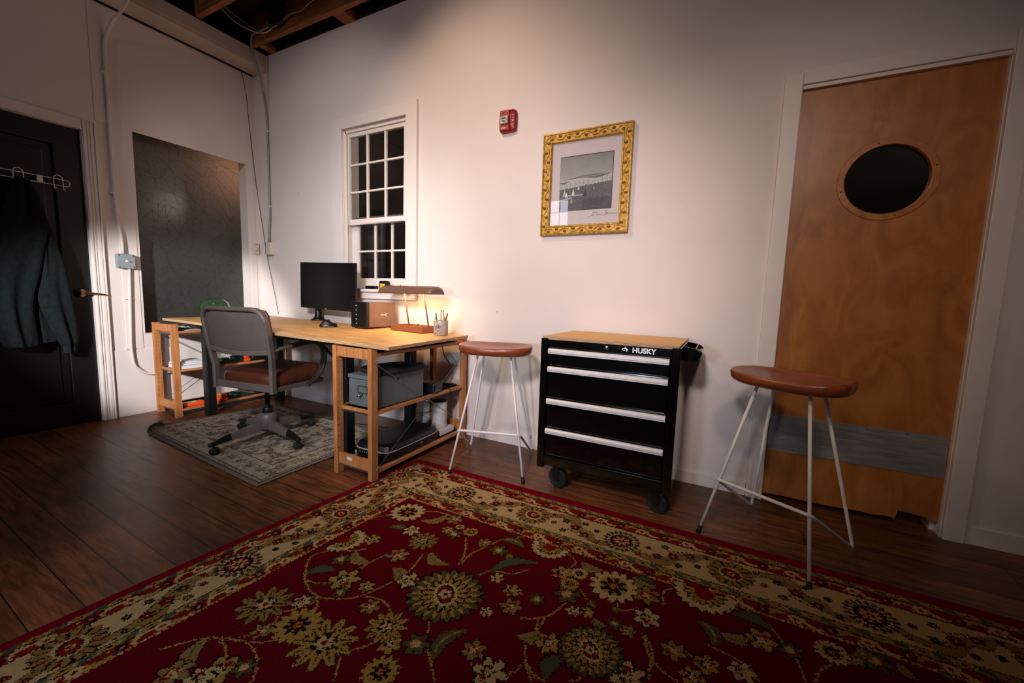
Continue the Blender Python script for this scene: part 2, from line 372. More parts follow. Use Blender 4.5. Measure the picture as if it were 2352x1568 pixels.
class Canvas:
    """a small rasteriser for woven and printed patterns; a is rows (v) by columns (u), in metres"""
    def __init__(s, w, h, res, bg):
        s.res = res; s.nu = int(round(w/res)); s.nv = int(round(h/res)); s.a = np.empty((s.nv, s.nu, 3), np.float32); s.a[:] = bg[:3]
        s.U = (np.arange(s.nu)+.5)*res; s.V = (np.arange(s.nv)+.5)*res
    def win(s, u0, u1, v0, v1):
        i0 = max(0, int(u0/s.res)-1); i1 = min(s.nu, int(u1/s.res)+2); j0 = max(0, int(v0/s.res)-1); j1 = min(s.nv, int(v1/s.res)+2)
        if i1 <= i0 or j1 <= j0: return None
        return slice(j0, j1), slice(i0, i1)
    def poly(s, pts, c):
        p = np.array(pts); w = s.win(p[:, 0].min(), p[:, 0].max(), p[:, 1].min(), p[:, 1].max())
        if w is None: return
        X, Y = np.meshgrid(s.U[w[1]], s.V[w[0]]); ins = np.zeros(X.shape, bool)
        n = len(p)
        for i in range(n):
            x1, y1 = p[i]; x2, y2 = p[(i+1) % n]
            if y1 == y2: continue
            ins ^= ((Y < max(y1, y2)) & (Y >= min(y1, y2)) & (X < (x2-x1)*(Y-y1)/(y2-y1)+x1))
        s.a[w][ins] = c[:3]
    def disc(s, u, v, r, c, r2=None, ang=0):
        r2 = r2 or r; R = max(r, r2); w = s.win(u-R, u+R, v-R, v+R)
        if w is None: return
        X, Y = np.meshgrid(s.U[w[1]]-u, s.V[w[0]]-v); ca, sa = math.cos(ang), math.sin(ang)
        a = (X*ca+Y*sa)/r; b = (-X*sa+Y*ca)/r2; s.a[w][(a*a+b*b) < 1] = c[:3]
    def line(s, pts, wd, c):
        for (x1, y1), (x2, y2) in zip(pts[:-1], pts[1:]):
            w = s.win(min(x1, x2)-wd, max(x1, x2)+wd, min(y1, y2)-wd, max(y1, y2)+wd)
            if w is None: continue
            X, Y = np.meshgrid(s.U[w[1]], s.V[w[0]]); dx, dy = x2-x1, y2-y1; L = dx*dx+dy*dy+1e-12
            t = np.clip(((X-x1)*dx+(Y-y1)*dy)/L, 0, 1); d = np.hypot(X-x1-t*dx, Y-y1-t*dy); s.a[w][d < wd/2] = c[:3]
    def mesh(s, name, mat, pos, parent=None):
        """pos(U,V) -> x,y,z arrays for the cell corners"""
        gu, gv = np.meshgrid(np.arange(s.nu+1)*s.res, np.arange(s.nv+1)*s.res)
        x, y, z = pos(gu, gv); co = np.stack([x, y, z], -1).reshape(-1, 3).astype(np.float32)
        me = bpy.data.meshes.new(name); nv = len(co); nf = s.nu*s.nv
        me.vertices.add(nv); me.vertices.foreach_set('co', co.ravel())
        i = np.arange(nf); r, c = i//s.nu, i % s.nu; k = r*(s.nu+1)+c
        idx = np.stack([k, k+s.nu+1, k+s.nu+2, k+1], -1).astype(np.int32)
        me.loops.add(nf*4); me.loops.foreach_set('vertex_index', idx.ravel())
        me.polygons.add(nf); me.polygons.foreach_set('loop_start', np.arange(0, nf*4, 4, dtype=np.int32)); me.polygons.foreach_set('loop_total', np.full(nf, 4, np.int32))
        me.update(calc_edges=True); me.validate()
        at = me.attributes.new('pattern', 'FLOAT_COLOR', 'CORNER')
        col = np.ones((nf, 4, 4), np.float32); col[:, :, :3] = s.a.reshape(-1, 1, 3); at.data.foreach_set('color', col.ravel())
        me.materials.append(mat); o = bpy.data.objects.new(name, me); COL.objects.link(o)
        if parent: o.parent = parent
        return o
# ------------------------------------------------------------------ the room
XR, YF, ZC = 6.6, -4.9, 3.5
def wall_cells(mb, us, zs, holes, fn):
    for i in range(len(us)-1):
        for j in range(len(zs)-1):
            u0, u1, z0, z1 = us[i], us[i+1], zs[j], zs[j+1]; cu, cz = (u0+u1)/2, (z0+z1)/2
            if any(a < cu < b and c < cz < d for a, b, c, d in holes): continue
            fn(mb, u0, u1, z0, z1)
WX0, WX1, WZ0, WZ1 = 1.238, 1.952, 1.07, 2.416          # sash window
DX0, DX1, DZ = 4.477, 5.195, 2.131                       # birch door
mb = MB()
wall_cells(mb, [-.15, WX0, WX1, DX0, DX1, XR], [0, WZ0, DZ, WZ1, 3.24], [(WX0, WX1, WZ0, WZ1), (DX0, DX1, 0, DZ)], lambda m, a, b_, c, d: m.box(a, b_, 0, .15, c, d))
struct(mb.build('wall_back', M['wall']))
FY0, FY1, FZ0, FZ1 = -.966, -.105, .658, 2.616           # frosted interior window
LY0, LY1, LZ = -2.16, -1.256, 2.156                      # black door
mb = MB()
wall_cells(mb, [YF, LY0, LY1, FY0, FY1, 0], [0, FZ0, LZ, FZ1, 3.3], [(FY0, FY1, FZ0, FZ1), (LY0, LY1, 0, LZ)], lambda m, a, b_, c, d: m.box(-.15, 0, a, b_, c, d))
struct(mb.build('wall_left', M['wall']))
# panel joints on the left wall (thin battens of shadow gap): raised boards
mb = MB().box(0, .006, -1.18, -.03, .0, .536)
struct(mb.build('trim_1', M['wall'], bevel=.002))
mb = MB().box(0, .005, -1.176, -.035, 2.25, 3.09).box(0, .005, -1.085, -.98, .542, 2.25).box(0, .005, -.09, -.035, .542, 2.25)
struct(mb.build('trim_2', M['wall'], bevel=.0015))
struct(B('wall_right', (XR, XR+.1, YF, .15, 0, 3.3), M['farwall']))
mb = MB(); HW = [(.90, 1.50, 2.2, 2.94), (3.6, 5.2, .9, 2.5)]
wall_cells(mb, [-.15, .90, 1.50, 3.6, 5.2, XR], [0, .9, 2.2, 2.5, 2.94, 3.3], HW, lambda m, a, b_, c, d: m.box(a, b_, YF-.12, YF, c, d))
struct(mb.build('wall_front', M['farwall']))
struct(B('floor', (-.15, XR+.1, YF-.1, .6, -.05, 0), M['floor']))
struct(B('ceiling', (-.15, XR+.1, YF-.1, .6, ZC, ZC+.05), M['deck']))
# windows behind the camera
for k, (a, b_, c, d) in enumerate(HW):
    fr = MB(); t = .03
    fr.box(a, b_, YF-.08, YF-.04, c, c+t).box(a, b_, YF-.08, YF-.04, d-t, d).box(a, a+t, YF-.08, YF-.04, c, d).box(b_-t, b_, YF-.08, YF-.04, c, d)
    nx = 3 if k == 0 else 4
    for i in range(1, nx): x = a+(b_-a)*i/nx; fr.box(x-.006, x+.006, YF-.075, YF-.045, c, d)
    for i in range(1, 3): z = c+(d-c)*i/3; fr.box(a, b_, YF-.075, YF-.045, z-.006, z+.006)
    w = struct(fr.build('window_%d' % (k+3), M['trim']))
    B('pane', (a, b_, YF-.1, YF-.09, c, d), M['daylight'] if k == 0 else M['dusk'], w)

# beam along the left wall and the joists
beam = MB().box(0, .226, YF, 0, 3.1, 3.236)
struct(beam.build('trim_3', M['beam'], bevel=.004), 'boxed painted beam along the top of the left wall')
struct(MB().box(.226, .231, YF, -.002, 3.128, 3.232).build('trim_4', M['beam'], bevel=.001))
struct(MB().box(.004, .02, YF, -.02, 3.088, 3.1).build('beam_gap_shade', M['dark']))  # dark strip standing in for the shaded gap between beam and wall
def joist(name, y0, y1, label):
    o = B(name, (.24, XR, y0, y1, 3.236, 3.47), M['joist'], bevel=.003); tag(o, label, 'ceiling joist', 'raw timber ceiling joists'); return o
J1 = joist('ceiling_joist', -.165, -.122, 'rough timber ceiling joist nearest the back wall, carrying the dark junction box')
J2 = joist('ceiling_joist', -.60, -.555, 'rough timber ceiling joist one bay out from the junction box joist')
o = B('blocking_piece', (.295, .37, -.122, -.002, 3.2362, 3.28), M['joist'], bevel=.003); tag(o, 'short timber block between joist and back wall at the room corner', 'timber block', 'timber blocks')
o = B('blocking_piece', (1.275, 1.40, -.122, -.002, 3.2362, 3.30), M['joist'], bevel=.003); tag(o, 'wide short timber block between joist and back wall, further from the corner', 'timber block', 'timber blocks')
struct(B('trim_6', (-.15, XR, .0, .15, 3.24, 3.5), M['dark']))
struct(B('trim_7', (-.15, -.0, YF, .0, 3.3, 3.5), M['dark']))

# baseboards
struct(MB().box(0.36, 4.40, -.014, 0, 0, .075).box(5.268, XR, -.014, 0, 0, .085).build('baseboard_back', M['trim'], bevel=.003))
struct(MB().box(3.06, 3.09, -.022, -.014, 0, .10).build('trim_8', M['trim'], bevel=.002))

# ---- sash window in the back wall
w1 = struct(MB().box(WX0-.135, WX0, -.018, 0, 1.075, 2.51).box(WX0, WX1, -.018, 0, WZ1, 2.51).box(WX1, WX1+.105, -.026, 0, 1.075, 2.515)
            .box(WX0-.012, WX0, -.026, -.018, 1.075, WZ1+.012).box(WX0, WX1, -.024, -.018, WZ1, WZ1+.012).box(WX1, WX1+.012, -.03, -.018, 1.075, WZ1+.012)
            .build('window_1', M['trim'], bevel=.002), 'painted sash window with small black panes')
# reveal lining
MB().box(WX0, WX0+.012, 0, .15, WZ0, WZ1).box(WX1-.012, WX1, 0, .15, WZ0, WZ1).box(WX0, WX1, 0, .15, WZ1-.012, WZ1).box(WX0, WX1, 0, .15, WZ0-.0, WZ0+.012)\
    .box(WX0+.012, WX0+.028, .0, .012, WZ0, WZ1-.01).box(WX1-.022, WX1-.012, .0, .012, WZ0, WZ1-.01).box(WX0+.012, WX1-.012, .0, .012, WZ1-.03, WZ1-.012).build('window_frame', M['trim'], w1, bevel=.0015)
def sash(name, x0, x1, z0, z1, y0, y1, px0, px1, pz0, pz1, nx, nz, st=.016):
    f = MB()
    f.box(x0, px0, y0, y1, z0, z1).box(px1, x1, y0, y1, z0, z1).box(px0, px1, y0, y1, z0, pz0).box(px0, px1, y0, y1, pz1, z1)
    for i in range(1, nx): x = px0+(px1-px0)*i/nx; f.box(x-st/2, x+st/2, y0+.004, y1-.004, pz0, pz1)
    for i in range(1, nz): z = pz0+(pz1-pz0)*i/nz; f.box(px0, px1, y0+.005, y1-.005, z-st/2, z+st/2)
    s_ = f.build(name, M['trim'], w1, bevel=.003)
    MB().box(px0, px1, (y0+y1)/2+.002, (y0+y1)/2+.005, pz0, pz1).build('pane', M['pane'], s_)
sash('upper_sash', WX0+.03, WX1-.024, 1.632, WZ1-.03, .012, .045, 1.288, 1.897, 1.676, 2.352, 3, 3)
sash('lower_sash', WX0+.02, WX1-.014, 1.085, 1.70, .06, .092, 1.335, 1.912, 1.180, 1.64, 3, 2)
MB().box(WX0-.115, WX1+.115, -.055, .06, 1.062, 1.085).box(WX0-.1, WX1+.1, -.03, 0, 1.005, 1.062).box(WX1+.075, WX1+.115, -.05, -.03, 1.02, 1.062).build('window_sill', M['trim'], w1, bevel=.002)
# dark room beyond the sash window
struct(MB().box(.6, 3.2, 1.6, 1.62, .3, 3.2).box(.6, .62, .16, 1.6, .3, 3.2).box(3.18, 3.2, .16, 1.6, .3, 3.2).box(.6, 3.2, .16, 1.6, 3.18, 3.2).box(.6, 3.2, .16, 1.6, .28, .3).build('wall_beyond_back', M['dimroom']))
rows = []
for j in range(2):
    z = 1.1 if j == 0 else 1.72; rows.append([(1.16+.0062*k, .30+.018*math.sin(k*1.05)+.006*math.sin(k*2.3), z) for k in range(40)])
cu = MB().grid(rows); cu = cu.build('curtain', plain('pale_curtain', '#8c8580', .9)); md = cu.modifiers.new('thickness', 'SOLIDIFY'); md.thickness = .004
tag(cu, 'pale folded curtain seen through the lower left panes of the sash window', 'curtain')

# ---- birch door
d1 = thing('door_1', '', ''); del d1['label']; del d1['category']; d1['kind'] = 'structure'; d1['label'] = 'amber birch swing door with round window'
# leaf with a ragged bottom and a round hole
PX, PZ, PR = 4.846, 1.655, .158
nseg = 64; leaf = MB(); DL0, DL1 = 4.481, 5.192
bot = [(DL1, .062), (5.152, .064), (5.15, .072), (5.045, .080), (5.04, .036), (5.0, .040), (4.96, .032), (4.9, .036), (4.82, .030), (4.7, .026), (4.6, .030), (DL0, .026)]
# outer outline sampled by angle so it can be bridged to the hole
def ray_box(a):
    c, s_ = math.cos(a), math.sin(a); t = 9
    if c > 0: t = min(t, (DL1-PX)/c)
    if c < 0: t = min(t, (DL0-PX)/c)
    if s_ > 0: t = min(t, (2.112-PZ)/s_)
    if s_ < 0: t = min(t, (1.2-PZ)/s_)
    return (PX+c*t, PZ+s_*t)
angs = sorted(set([2*PI*k/nseg for k in range(nseg)]+[math.atan2(z-PZ, x-PX) % (2*PI) for x in (DL0, DL1) for z in (1.2, 2.112)]))
inn = [(PX+PR*math.cos(a), PZ+PR*math.sin(a)) for a in angs]; outr = [ray_box(a) for a in angs]; n = len(angs)
for y, fl in ((.022, 0), (.062, 1)):
    vs = [(x, y, z) for x, z in inn]+[(x, y, z) for x, z in outr]
    leaf.add(vs, [((i, (i+1) % n, (i+1) % n+n, i+n) if fl else (i, i+n, (i+1) % n+n, (i+1) % n)) for i in range(n)])
leaf.add([(x, .022, z) for x, z in inn]+[(x, .062, z) for x, z in inn], [(i, (i+1) % n, (i+1) % n+n, i+n) for i in range(n)], 0, True)
leaf.add([(x, .022, z) for x, z in outr]+[(x, .062, z) for x, z in outr], [(i, i+n, (i+1) % n+n, (i+1) % n) for i in range(n)])
leaf.prism([(DL0, .022, 1.2), (DL1, .022, 1.2)]+[(x, .022, z) for x, z in bot], (0, .04, 0))
leaf.build('door_panel', M['veneer'], d1, bevel=0)
rg = MB(); rg.lathe((PX, 0, PZ), [(PR-.001, .022), (PR-.001, .016), (PR+.004, .012), (PR+.024, .013), (PR+.029, .017), (PR+.03, .022)], 56, 'y')
ring = MB(); prof = [(PR-.001, .05), (PR-.001, .0185), (PR+.001, .0175), (PR+.002, .0172), (PR+.026, .0172), (PR+.028, .018), (PR+.0285, .020), (PR+.0285, .023)]
rows = [[(PX+r_*math.cos(a), h, PZ+r_*math.sin(a)) for a in [2*PI*k/56 for k in range(56)]] for r_, h in prof]
ring.grid(rows, closed=True, sm=False); rgo = ring.build('window_ring', M['veneer_ring'], d1)
for a in (15, 105, 195, 285):
    aa = math.radians(a); MB().lathe((PX+(PR+.015)*math.cos(aa), 0, PZ+(PR+.015)*math.sin(aa)), [(.0001, .0162), (.0032, .0165), (.0032, .0175)], 10, 'y').build('screw', M['ink'], rgo)
pn = MB().lathe((PX, 0, PZ), [(PR, .038), (PR, .044)], 56, 'y', sm=False); pn.build('pane', M['pane'], d1)
kp = B('kick_plate', (DL0+.003, DL1-.005, .0195, .022, .274, .473), M['kick'], d1)
for x, z in ((4.49, .43), (4.49, .29), (4.60, .29), (4.80, .29), (4.61, .462), (4.74, .462), (4.89, .462), (5.04, .462)):
    MB().lathe((x, 0, z), [(.0001, .0165), (.003, .0175), (.004, .0195)], 8, 'y').build('screw', M['steel'], kp)
# jamb, casing
struct(MB().box(DX0, DX0+.003, 0, .15, 0, DZ).box(DX1-.003, DX1, 0, .15, 0, DZ).box(DX0, DX1, .0, .15, DZ-.018, DZ).box(DX1-.018, DX1, .063, .15, 0, DZ).box(DX1-.004, DX1+.002, -.012, .15, DZ-.02, DZ+.002).box(DX0, DX0+.018, .063, .15, 0, DZ).build('trim_9', M['trim']))
struct(MB().box(4.402, DX0, -.02, 0, 0, 2.185).box(DX1, 5.268, -.024, 0, 0, 2.2).box(DX0, DX1, -.012, 0, DZ, 2.2).build('trim_10', M['trim'], bevel=.003), 'painted casing around the birch door')
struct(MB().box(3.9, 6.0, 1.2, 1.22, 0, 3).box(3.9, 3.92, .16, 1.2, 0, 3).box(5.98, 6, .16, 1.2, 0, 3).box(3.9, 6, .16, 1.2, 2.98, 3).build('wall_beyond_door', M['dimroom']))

# ---- black door in the left wall
d2 = thing('door_2', '', ''); del d2['label']; del d2['category']; d2['kind'] = 'structure'; d2['label'] = 'black panelled door with brass lever'
mb = MB(); X0, X1 = -.062, -.022; r0 = -.034
panels = [(-2.03, -1.40, 1.10, 2.02), (-2.03, -1.40, .17, .86)]
wall_cells(mb, [LY0+.004, -2.03, -1.40, LY1-.003], [.008, .17, .86, 1.10, 2.02, LZ-.004], panels, lambda m, a, b_, c, d: m.box(X0, X1, a, b_, c, d))
for a, b_, c, d in panels:
    mb.box(X0+.008, r0-.01, a, b_, c, d).box(X0, r0+.002, a+.05, b_-.05, c+.05, d-.05)
mb.build('door_panel', M['blackdoor'], d2, bevel=.004)
ro = MB().lathe((-.022, -1.322, .985), [(.034, 0), (.034, .006), (.028, .014), (.012, .018), (.011, .045), (.0105, .06)], 24, 'x').build('rosette', M['brass'], d2)
lv = catmull([(.032, -1.322, .985), (.036, -1.29, .985), (.034, -1.25, .982), (.030, -1.215, .978), (.030, -1.19, .972)], 5)
MB().tube(lv, [.010-.0045*i/len(lv) for i in range(len(lv))], 10).build('lever', M['brass'], d2)
cs = MB()
for k, (a, b_, t) in enumerate(((0, .075, .014), (.006, .02, .020), (.028, .034, .018), (.045, .062, .019), (.066, .075, .024))):
    cs.box(0, t, LY1+a, LY1+b_, 0, LZ+.07)
struct(cs.build('trim_11', M['trim'], bevel=.002), 'moulded white casing of the black door')
struct(MB().box(0, .02, YF, LY1-.001, LZ+.002, LZ+.072).box(0, .012, LY0-.08, LY0, 0, LZ).build('trim_12', M['trim'], bevel=.002))
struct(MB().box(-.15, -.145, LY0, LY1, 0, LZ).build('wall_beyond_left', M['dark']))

# ---- frosted interior window
w2 = struct(MB().box(-.15, 0, FY0, FY0+.004, FZ0, FZ1).box(-.15, 0, FY1-.004, FY1, FZ0, FZ1).box(-.15, 0, FY0, FY1, FZ1-.004, FZ1).box(-.15, 0, FY0, FY1, FZ0, FZ0+.004).build('window_2', M['wall']), 'tall frosted interior window with triangle line film')
MB().add([(-.117, FY0, FZ0), (-.117, FY1, FZ0), (-.117, FY1, FZ1), (-.117, FY0, FZ1)], [(0, 1, 2, 3)]).build('pane', M['frost'], w2)
rnd = random.Random(3); ny, nz = 12, 29; y0, y1 = FY0+.05, FY1-.004
G = {}
for i in range(ny+1):
    for j in range(nz+1):
        jy = 0 if i in (0, ny) else rnd.uniform(-.031, .031); G[i, j] = (y0+(y1-y0)*i/ny+jy, FZ0+(FZ1-FZ0)*j/nz+(0 if j in (0, nz) else rnd.uniform(-.031, .031)))
ln = MB()
def seg_line(p, q, w=.0005):
    dy, dz = q[0]-p[0], q[1]-p[1]; L = math.hypot(dy, dz) or 1; ny_, nz_ = -dz/L*w, dy/L*w
    ln.prism([(-.1156, p[0]-ny_, p[1]-nz_), (-.1156, q[0]-ny_, q[1]-nz_), (-.1156, q[0]+ny_, q[1]+nz_), (-.1156, p[0]+ny_, p[1]+nz_)], (.0004, 0, 0))
for i in range(ny):
    for j in range(nz):
        if rnd.random() < .86: seg_line(G[i, j], G[i+1, j])
        if rnd.random() < .5: seg_line(G[i, j], G[i, j+1])
        if rnd.random() < .8: seg_line(*((G[i, j], G[i+1, j+1]) if rnd.random() < .5 else (G[i+1, j], G[i, j+1])))
ln.build('film_pattern', M['filmline'], w2, fixn=False)
struct(MB().box(-1.3, -1.28, -1.25, .2, .3, 3).box(-1.3, -.152, .18, .2, .3, 3).box(-1.3, -.152, -1.25, -1.23, .3, 3).box(-1.3, -.152, -1.25, .2, 2.98, 3).box(-1.3, -.152, -1.25, .2, .28, .3).build('wall_beyond_window', plain('dim_room_wall', '#6a5f52', .8)))
# ------------------------------------------------------------------ rug
C = {k: np.array(lin(h)[:3]) for k, h in dict(red='#620b14', dred='#430710', edge='#7b0d1c', beige='#bf9866', tan='#8d6a3a', gold='#a67a38', olive='#554a2a', dark='#1f130c', brown='#3b2414', green='#4b4c36', rust='#7b1a12', cream='#bd9a66', blue='#313636').items()}
RW, RH, RES = 3.3, 2.5, .0034
cv = Canvas(RW, RH, RES, C['red']); rr = random.Random(11)
LS = .78
U, V = np.meshgrid(cv.U, cv.V); D = np.minimum(V, U/LS)
def band(a, b, c): cv.a[(D >= a) & (D < b)] = c
band(0, .064, C['edge']); band(.064, .092, C['tan']); band(.092, .096, C['dark']); band(.096, .15, C['rust']); band(.15, .153, C['dark']); band(.153, .333, C['beige']); band(.333, .336, C['dark'])
band(.336, .366, C['tan']); band(.366, .369, C['dark']); band(.369, .418, C['rust'])
# side selector: back border (s=0) uses (u, d) ; left border (s=1) uses (d, v)
def P(s, t, d): return (t, d) if s == 0 else (d*LS, t)
def blob(s, t, d, r, c, r2=None, a=0):
    u, v = P(s, t, d); cv.disc(u, v, r, c, r2, a if s == 0 else PI/2-a)
def petals(u, v, R, n, w, c, r0=.35, a0=0, tip=1.0):
    for k in range(n):
        a = a0+2*PI*k/n; m = (r0+tip)/2*R; cv.disc(u+m*math.cos(a), v+m*math.sin(a), (tip-r0)/2*R*1.08, c, w, a)
def rosette_dark(u, v, R):
    petals(u, v, R, 20, R*.12, C['olive'], .55); petals(u, v, R*.97, 20, R*.07, C['brown'], .6)
    petals(u, v, R*.8, 20, R*.09, C['cream'], .45, .15); petals(u, v, R*.66, 18, R*.1, C['dark'], .4); cv.disc(u, v, R*.46, C['rust'])
    petals(u, v, R*.44, 8, R*.06, C['beige'], .1); cv.disc(u, v, R*.16, C['dred']); cv.disc(u, v, R*.06, C['cream'])
def rosette_shield(u, v, R, ax):
    petals(u, v, R, 16, R*.15, C['dark'], .5); petals(u, v, R*.97, 16, R*.11, C['tan'], .5); petals(u, v, R*.94, 8, R*.05, C['dark'], .55, .2); petals(u, v, R*.9, 8, R*.045, C['rust'], .55, .6)
    cv.disc(u, v, R*.52, C['cream'], R*.42, ax); cv.disc(u, v, R*.44, C['dark'], R*.34, ax); cv.disc(u, v, R*.38, C['rust'], R*.28, ax); cv.disc(u, v, R*.15, C['beige']); cv.disc(u, v, R*.08, C['dark'])
def floret(u, v, R, c1, c2, n=5):
    petals(u, v, R*1.12, n, R*.36, C['dark'], .2, rr.random()); petals(u, v, R, n, R*.28, c1, .2, 0); cv.disc(u, v, R*.34, C['dark']); cv.disc(u, v, R*.2, c2)
def leafp(u0, v0, u1, v1, w, c, bend=.25, serr=True, vein=True):
    p, q = np.array([u0, v0]), np.array([u1, v1]); d = q-p; L = math.hypot(*d); d = d/L; nn = np.array([-d[1], d[0]]); n = 14
    def cl(t): return p+d*L*t+nn*bend*L*math.sin(PI*t)
    def outline(k):
        up, dn = [], []
        for i in range(n+1):
            t = i/n; ww = w*k*math.sin(PI*min(1, t*.93+.05))**.7*(1+(.28*(i % 2) if serr else 0)); up.append(cl(t)+nn*ww); dn.append(cl(t)-nn*ww)
        return up+dn[::-1]
    cv.poly(outline(1.18), C['dark']); cv.poly(outline(1), c)
    if vein: cv.line([tuple(cl(i/8)) for i in range(1, 8)], .004, C['olive'] if c is not C['olive'] else C['gold'])
# narrow guard stripes
for s in (0, 1):
    T = RW if s == 0 else RH
    for d in (.078, .351):
        t = .05 if s == 0 else .1; k = 0
        while t < T:
            u, v = P(s, t, d)
            if k % 2: blob(s, t, d, .012, C['gold']); blob(s, t, d, .007, C['dark'], .005)
            else: blob(s, t, d, .024, C['green'], .009, .35)
            blob(s, t+.022, d, .006, C['cream'], .004); t += .046; k += 1
    for d in (.123, .393):
        t = .10; k = 0
        while t < T:
            u, v = P(s, t, d); kk = k % 4
            if kk == 0: petals(u, v, .021, 6, .008, C['cream'], .2); cv.disc(u, v, .008, C['rust'])
            elif kk == 1: leafp(*P(s, t-.03, d-.012), *P(s, t+.03, d+.014), .008, C['cream'], .22, False, False)
            elif kk == 2: petals(u, v, .018, 5, .007, C['dred'], .2); cv.disc(u, v, .006, C['gold']); blob(s, t+.015, d+.012, .012, C['blue'], .005, .4)
            else: leafp(*P(s, t-.028, d+.012), *P(s, t+.03, d-.01), .009, C['gold'], -.25, False, False)
            blob(s, t+.024, d+(.015 if k % 2 else -.014), .005, C['beige']); t += .047; k += 1
    # scalloped inner fringe
    t = .33 if s else .26
    while t < T:
        blob(s, t, .420, .007, C['gold'] if rr.random() < .6 else C['cream'], .005); t += .017
# wide border: scrolls then rosettes
for s in (0, 1):
    T = RW if s == 0 else RH; step = .42 if s == 0 else .44; t0 = .10 if s == 0 else .26
    k = 0; t = t0
    while t < T+.3:
        a = t+step/2; sg = 1 if k % 2 else -1; c0 = .243
        pts = [P(s, a+step*.62*(i/14-.5)*1.4, c0+sg*.06*math.sin((i/14)*2*PI*.9)) for i in range(15)]
        cv.line(pts, .034, C['dark']); cv.line(pts, .029, C['tan'])
        leafp(*P(s, a-.10, c0+sg*.055), *P(s, a+.02, c0+sg*.03), .018, C['tan'], .2*sg, True, False)
        leafp(*P(s, a+.11, c0-sg*.06), *P(s, a-.0, c0-sg*.02), .016, C['tan'], -.2*sg, True, False)
        for (dt, dd, rr_, cc, c2) in ((0, 0, .022, 'rust', 'cream'), (-.055, .03*sg, .017, 'brown', 'gold'), (.06, -.035*sg, .018, 'rust', 'beige'), (.03, .052*sg, .014, 'brown', 'gold'), (-.04, -.05*sg, .015, 'olive', 'cream'), (.095, .02*sg, .012, 'dark', 'gold'), (-.1, -.01*sg, .013, 'rust', 'gold'), (.12, -.06*sg, .011, 'brown', 'cream'), (-.125, .055*sg, .011, 'rust', 'cream')):
            u, v = P(s, a+dt, c0+dd); floret(u, v, rr_, C[cc], C[c2], 5)
        for i in range(5): blob(s, a-.02+i*.016, c0-.028*sg-.006*i*sg, .006, C['dark'], .004)
        t += step; k += 1
    k = 0; t = t0
    while t < T+.1:
        if not (s == 1 and t < .5):
            u, v = P(s, t, .243 if s == 0 else .235)
            if (k+s) % 2 == 0: rosette_shield(u, v, .082, .5)
            else: rosette_dark(u, v, .078)
        t += step; k += 1
cv.a[(D >= .333) & (D < .336)] = C['dark']; 
for (u0, v0, u1, v1) in ((.08, .14, .3, .41),): pass
# field: vines, leaves, flowers at their measured places
VINES = [[(0.384,0.583),(0.342,0.641),(0.322,0.706)],[(0.491,0.484),(0.545,0.454),(0.632,0.453)],[(0.787,0.56),(0.848,0.652),(0.875,0.724)],[(0.879,0.711),(0.874,0.648),(0.895,0.576),(0.923,0.496)],[(0.502,0.833),(0.468,0.865),(0.385,0.922),(0.367,0.978),(0.425,1.037),(0.475,1.074),(0.56,1.102),(0.621,1.091),(0.688,1.047),(0.719,0.981),(0.739,0.906),(0.742,0.835),(0.716,0.743)],[(0.599,0.814),(0.585,0.867),(0.579,0.944)],[(0.716,1.022),(0.764,1.009),(0.822,1.019),(0.878,1.06),(0.908,1.09)],[(0.908,1.09),(0.884,1.162),(0.852,1.202)],[(0.853,1.225),(0.887,1.268),(0.9,1.286)],[(0.977,0.734),(1.004,0.688),(1.076,0.669),(1.112,0.622)],[(0.975,1.002),(1.02,1.063),(1.061,1.1),(1.128,1.153)],[(1.211,0.841),(1.249,0.822),(1.286,0.781),(1.306,0.707)],[(1.26,0.812),(1.274,0.86)],[(1.273,0.797),(1.28,0.843),(1.275,0.919),(1.304,0.98),(1.347,1.025)],[(1.283,1.041),(1.298,1.011),(1.302,0.976)],[(1.304,0.98),(1.351,1.007),(1.377,1.007)],[(1.186,0.435),(1.248,0.477),(1.248,0.52)],[(1.324,0.619),(1.358,0.651),(1.4,0.667)],[(1.456,0.617),(1.475,0.646),(1.524,0.609)],[(1.163,1.051),(1.185,1.067),(1.209,1.08)],[(0.588,1.15),(0.594,1.115),(0.56,1.102)],[(1.567,0.708),(1.599,0.753),(1.617,0.813)],[(0.478,1.072),(0.519,1.061),(0.558,1.038)],[(1.159,0.74),(1.136,0.75)],[(0.967,0.449),(0.991,0.428)],[(1.452,0.932),(1.454,0.957),(1.439,0.971)],[(0.402,1.46),(0.434,1.414),(0.451,1.389),(0.503,1.352),(0.571,1.328),(0.627,1.297),(0.658,1.251)],[(0.498,1.358),(0.541,1.364),(0.593,1.386)],[(0.564,1.328),(0.619,1.33),(0.679,1.352),(0.721,1.39)],[(0.53,1.208),(0.566,1.23),(0.577,1.259)],[(0.536,1.212),(0.568,1.189),(0.571,1.161)],[(0.57,1.097),(0.625,1.136),(0.638,1.166)],[(0.543,1.325),(0.566,1.305)],[(1.627,0.428),(1.581,0.472),(1.593,0.546)],[(1.744,0.653),(1.811,0.665),(1.852,0.682),(1.879,0.716)],[(1.819,0.411),(1.856,0.436)],[(1.902,0.463),(1.939,0.523),(1.972,0.577),(1.988,0.652)],[(1.688,0.712),(1.715,0.728),(1.727,0.755)],[(1.569,0.717),(1.596,0.777),(1.633,0.81),(1.683,0.83)],[(1.607,0.791),(1.617,0.864)],[(2.059,0.547),(2.026,0.593),(2.013,0.637)],[(1.844,0.547),(1.868,0.557)]]
for L in VINES:
    q = [tuple(p)[:2] for p in catmull([(a, b_, 0) for a, b_ in L], 5)]; cv.line(q, .0075, C['brown']); cv.line(q, .0055, C['gold'])
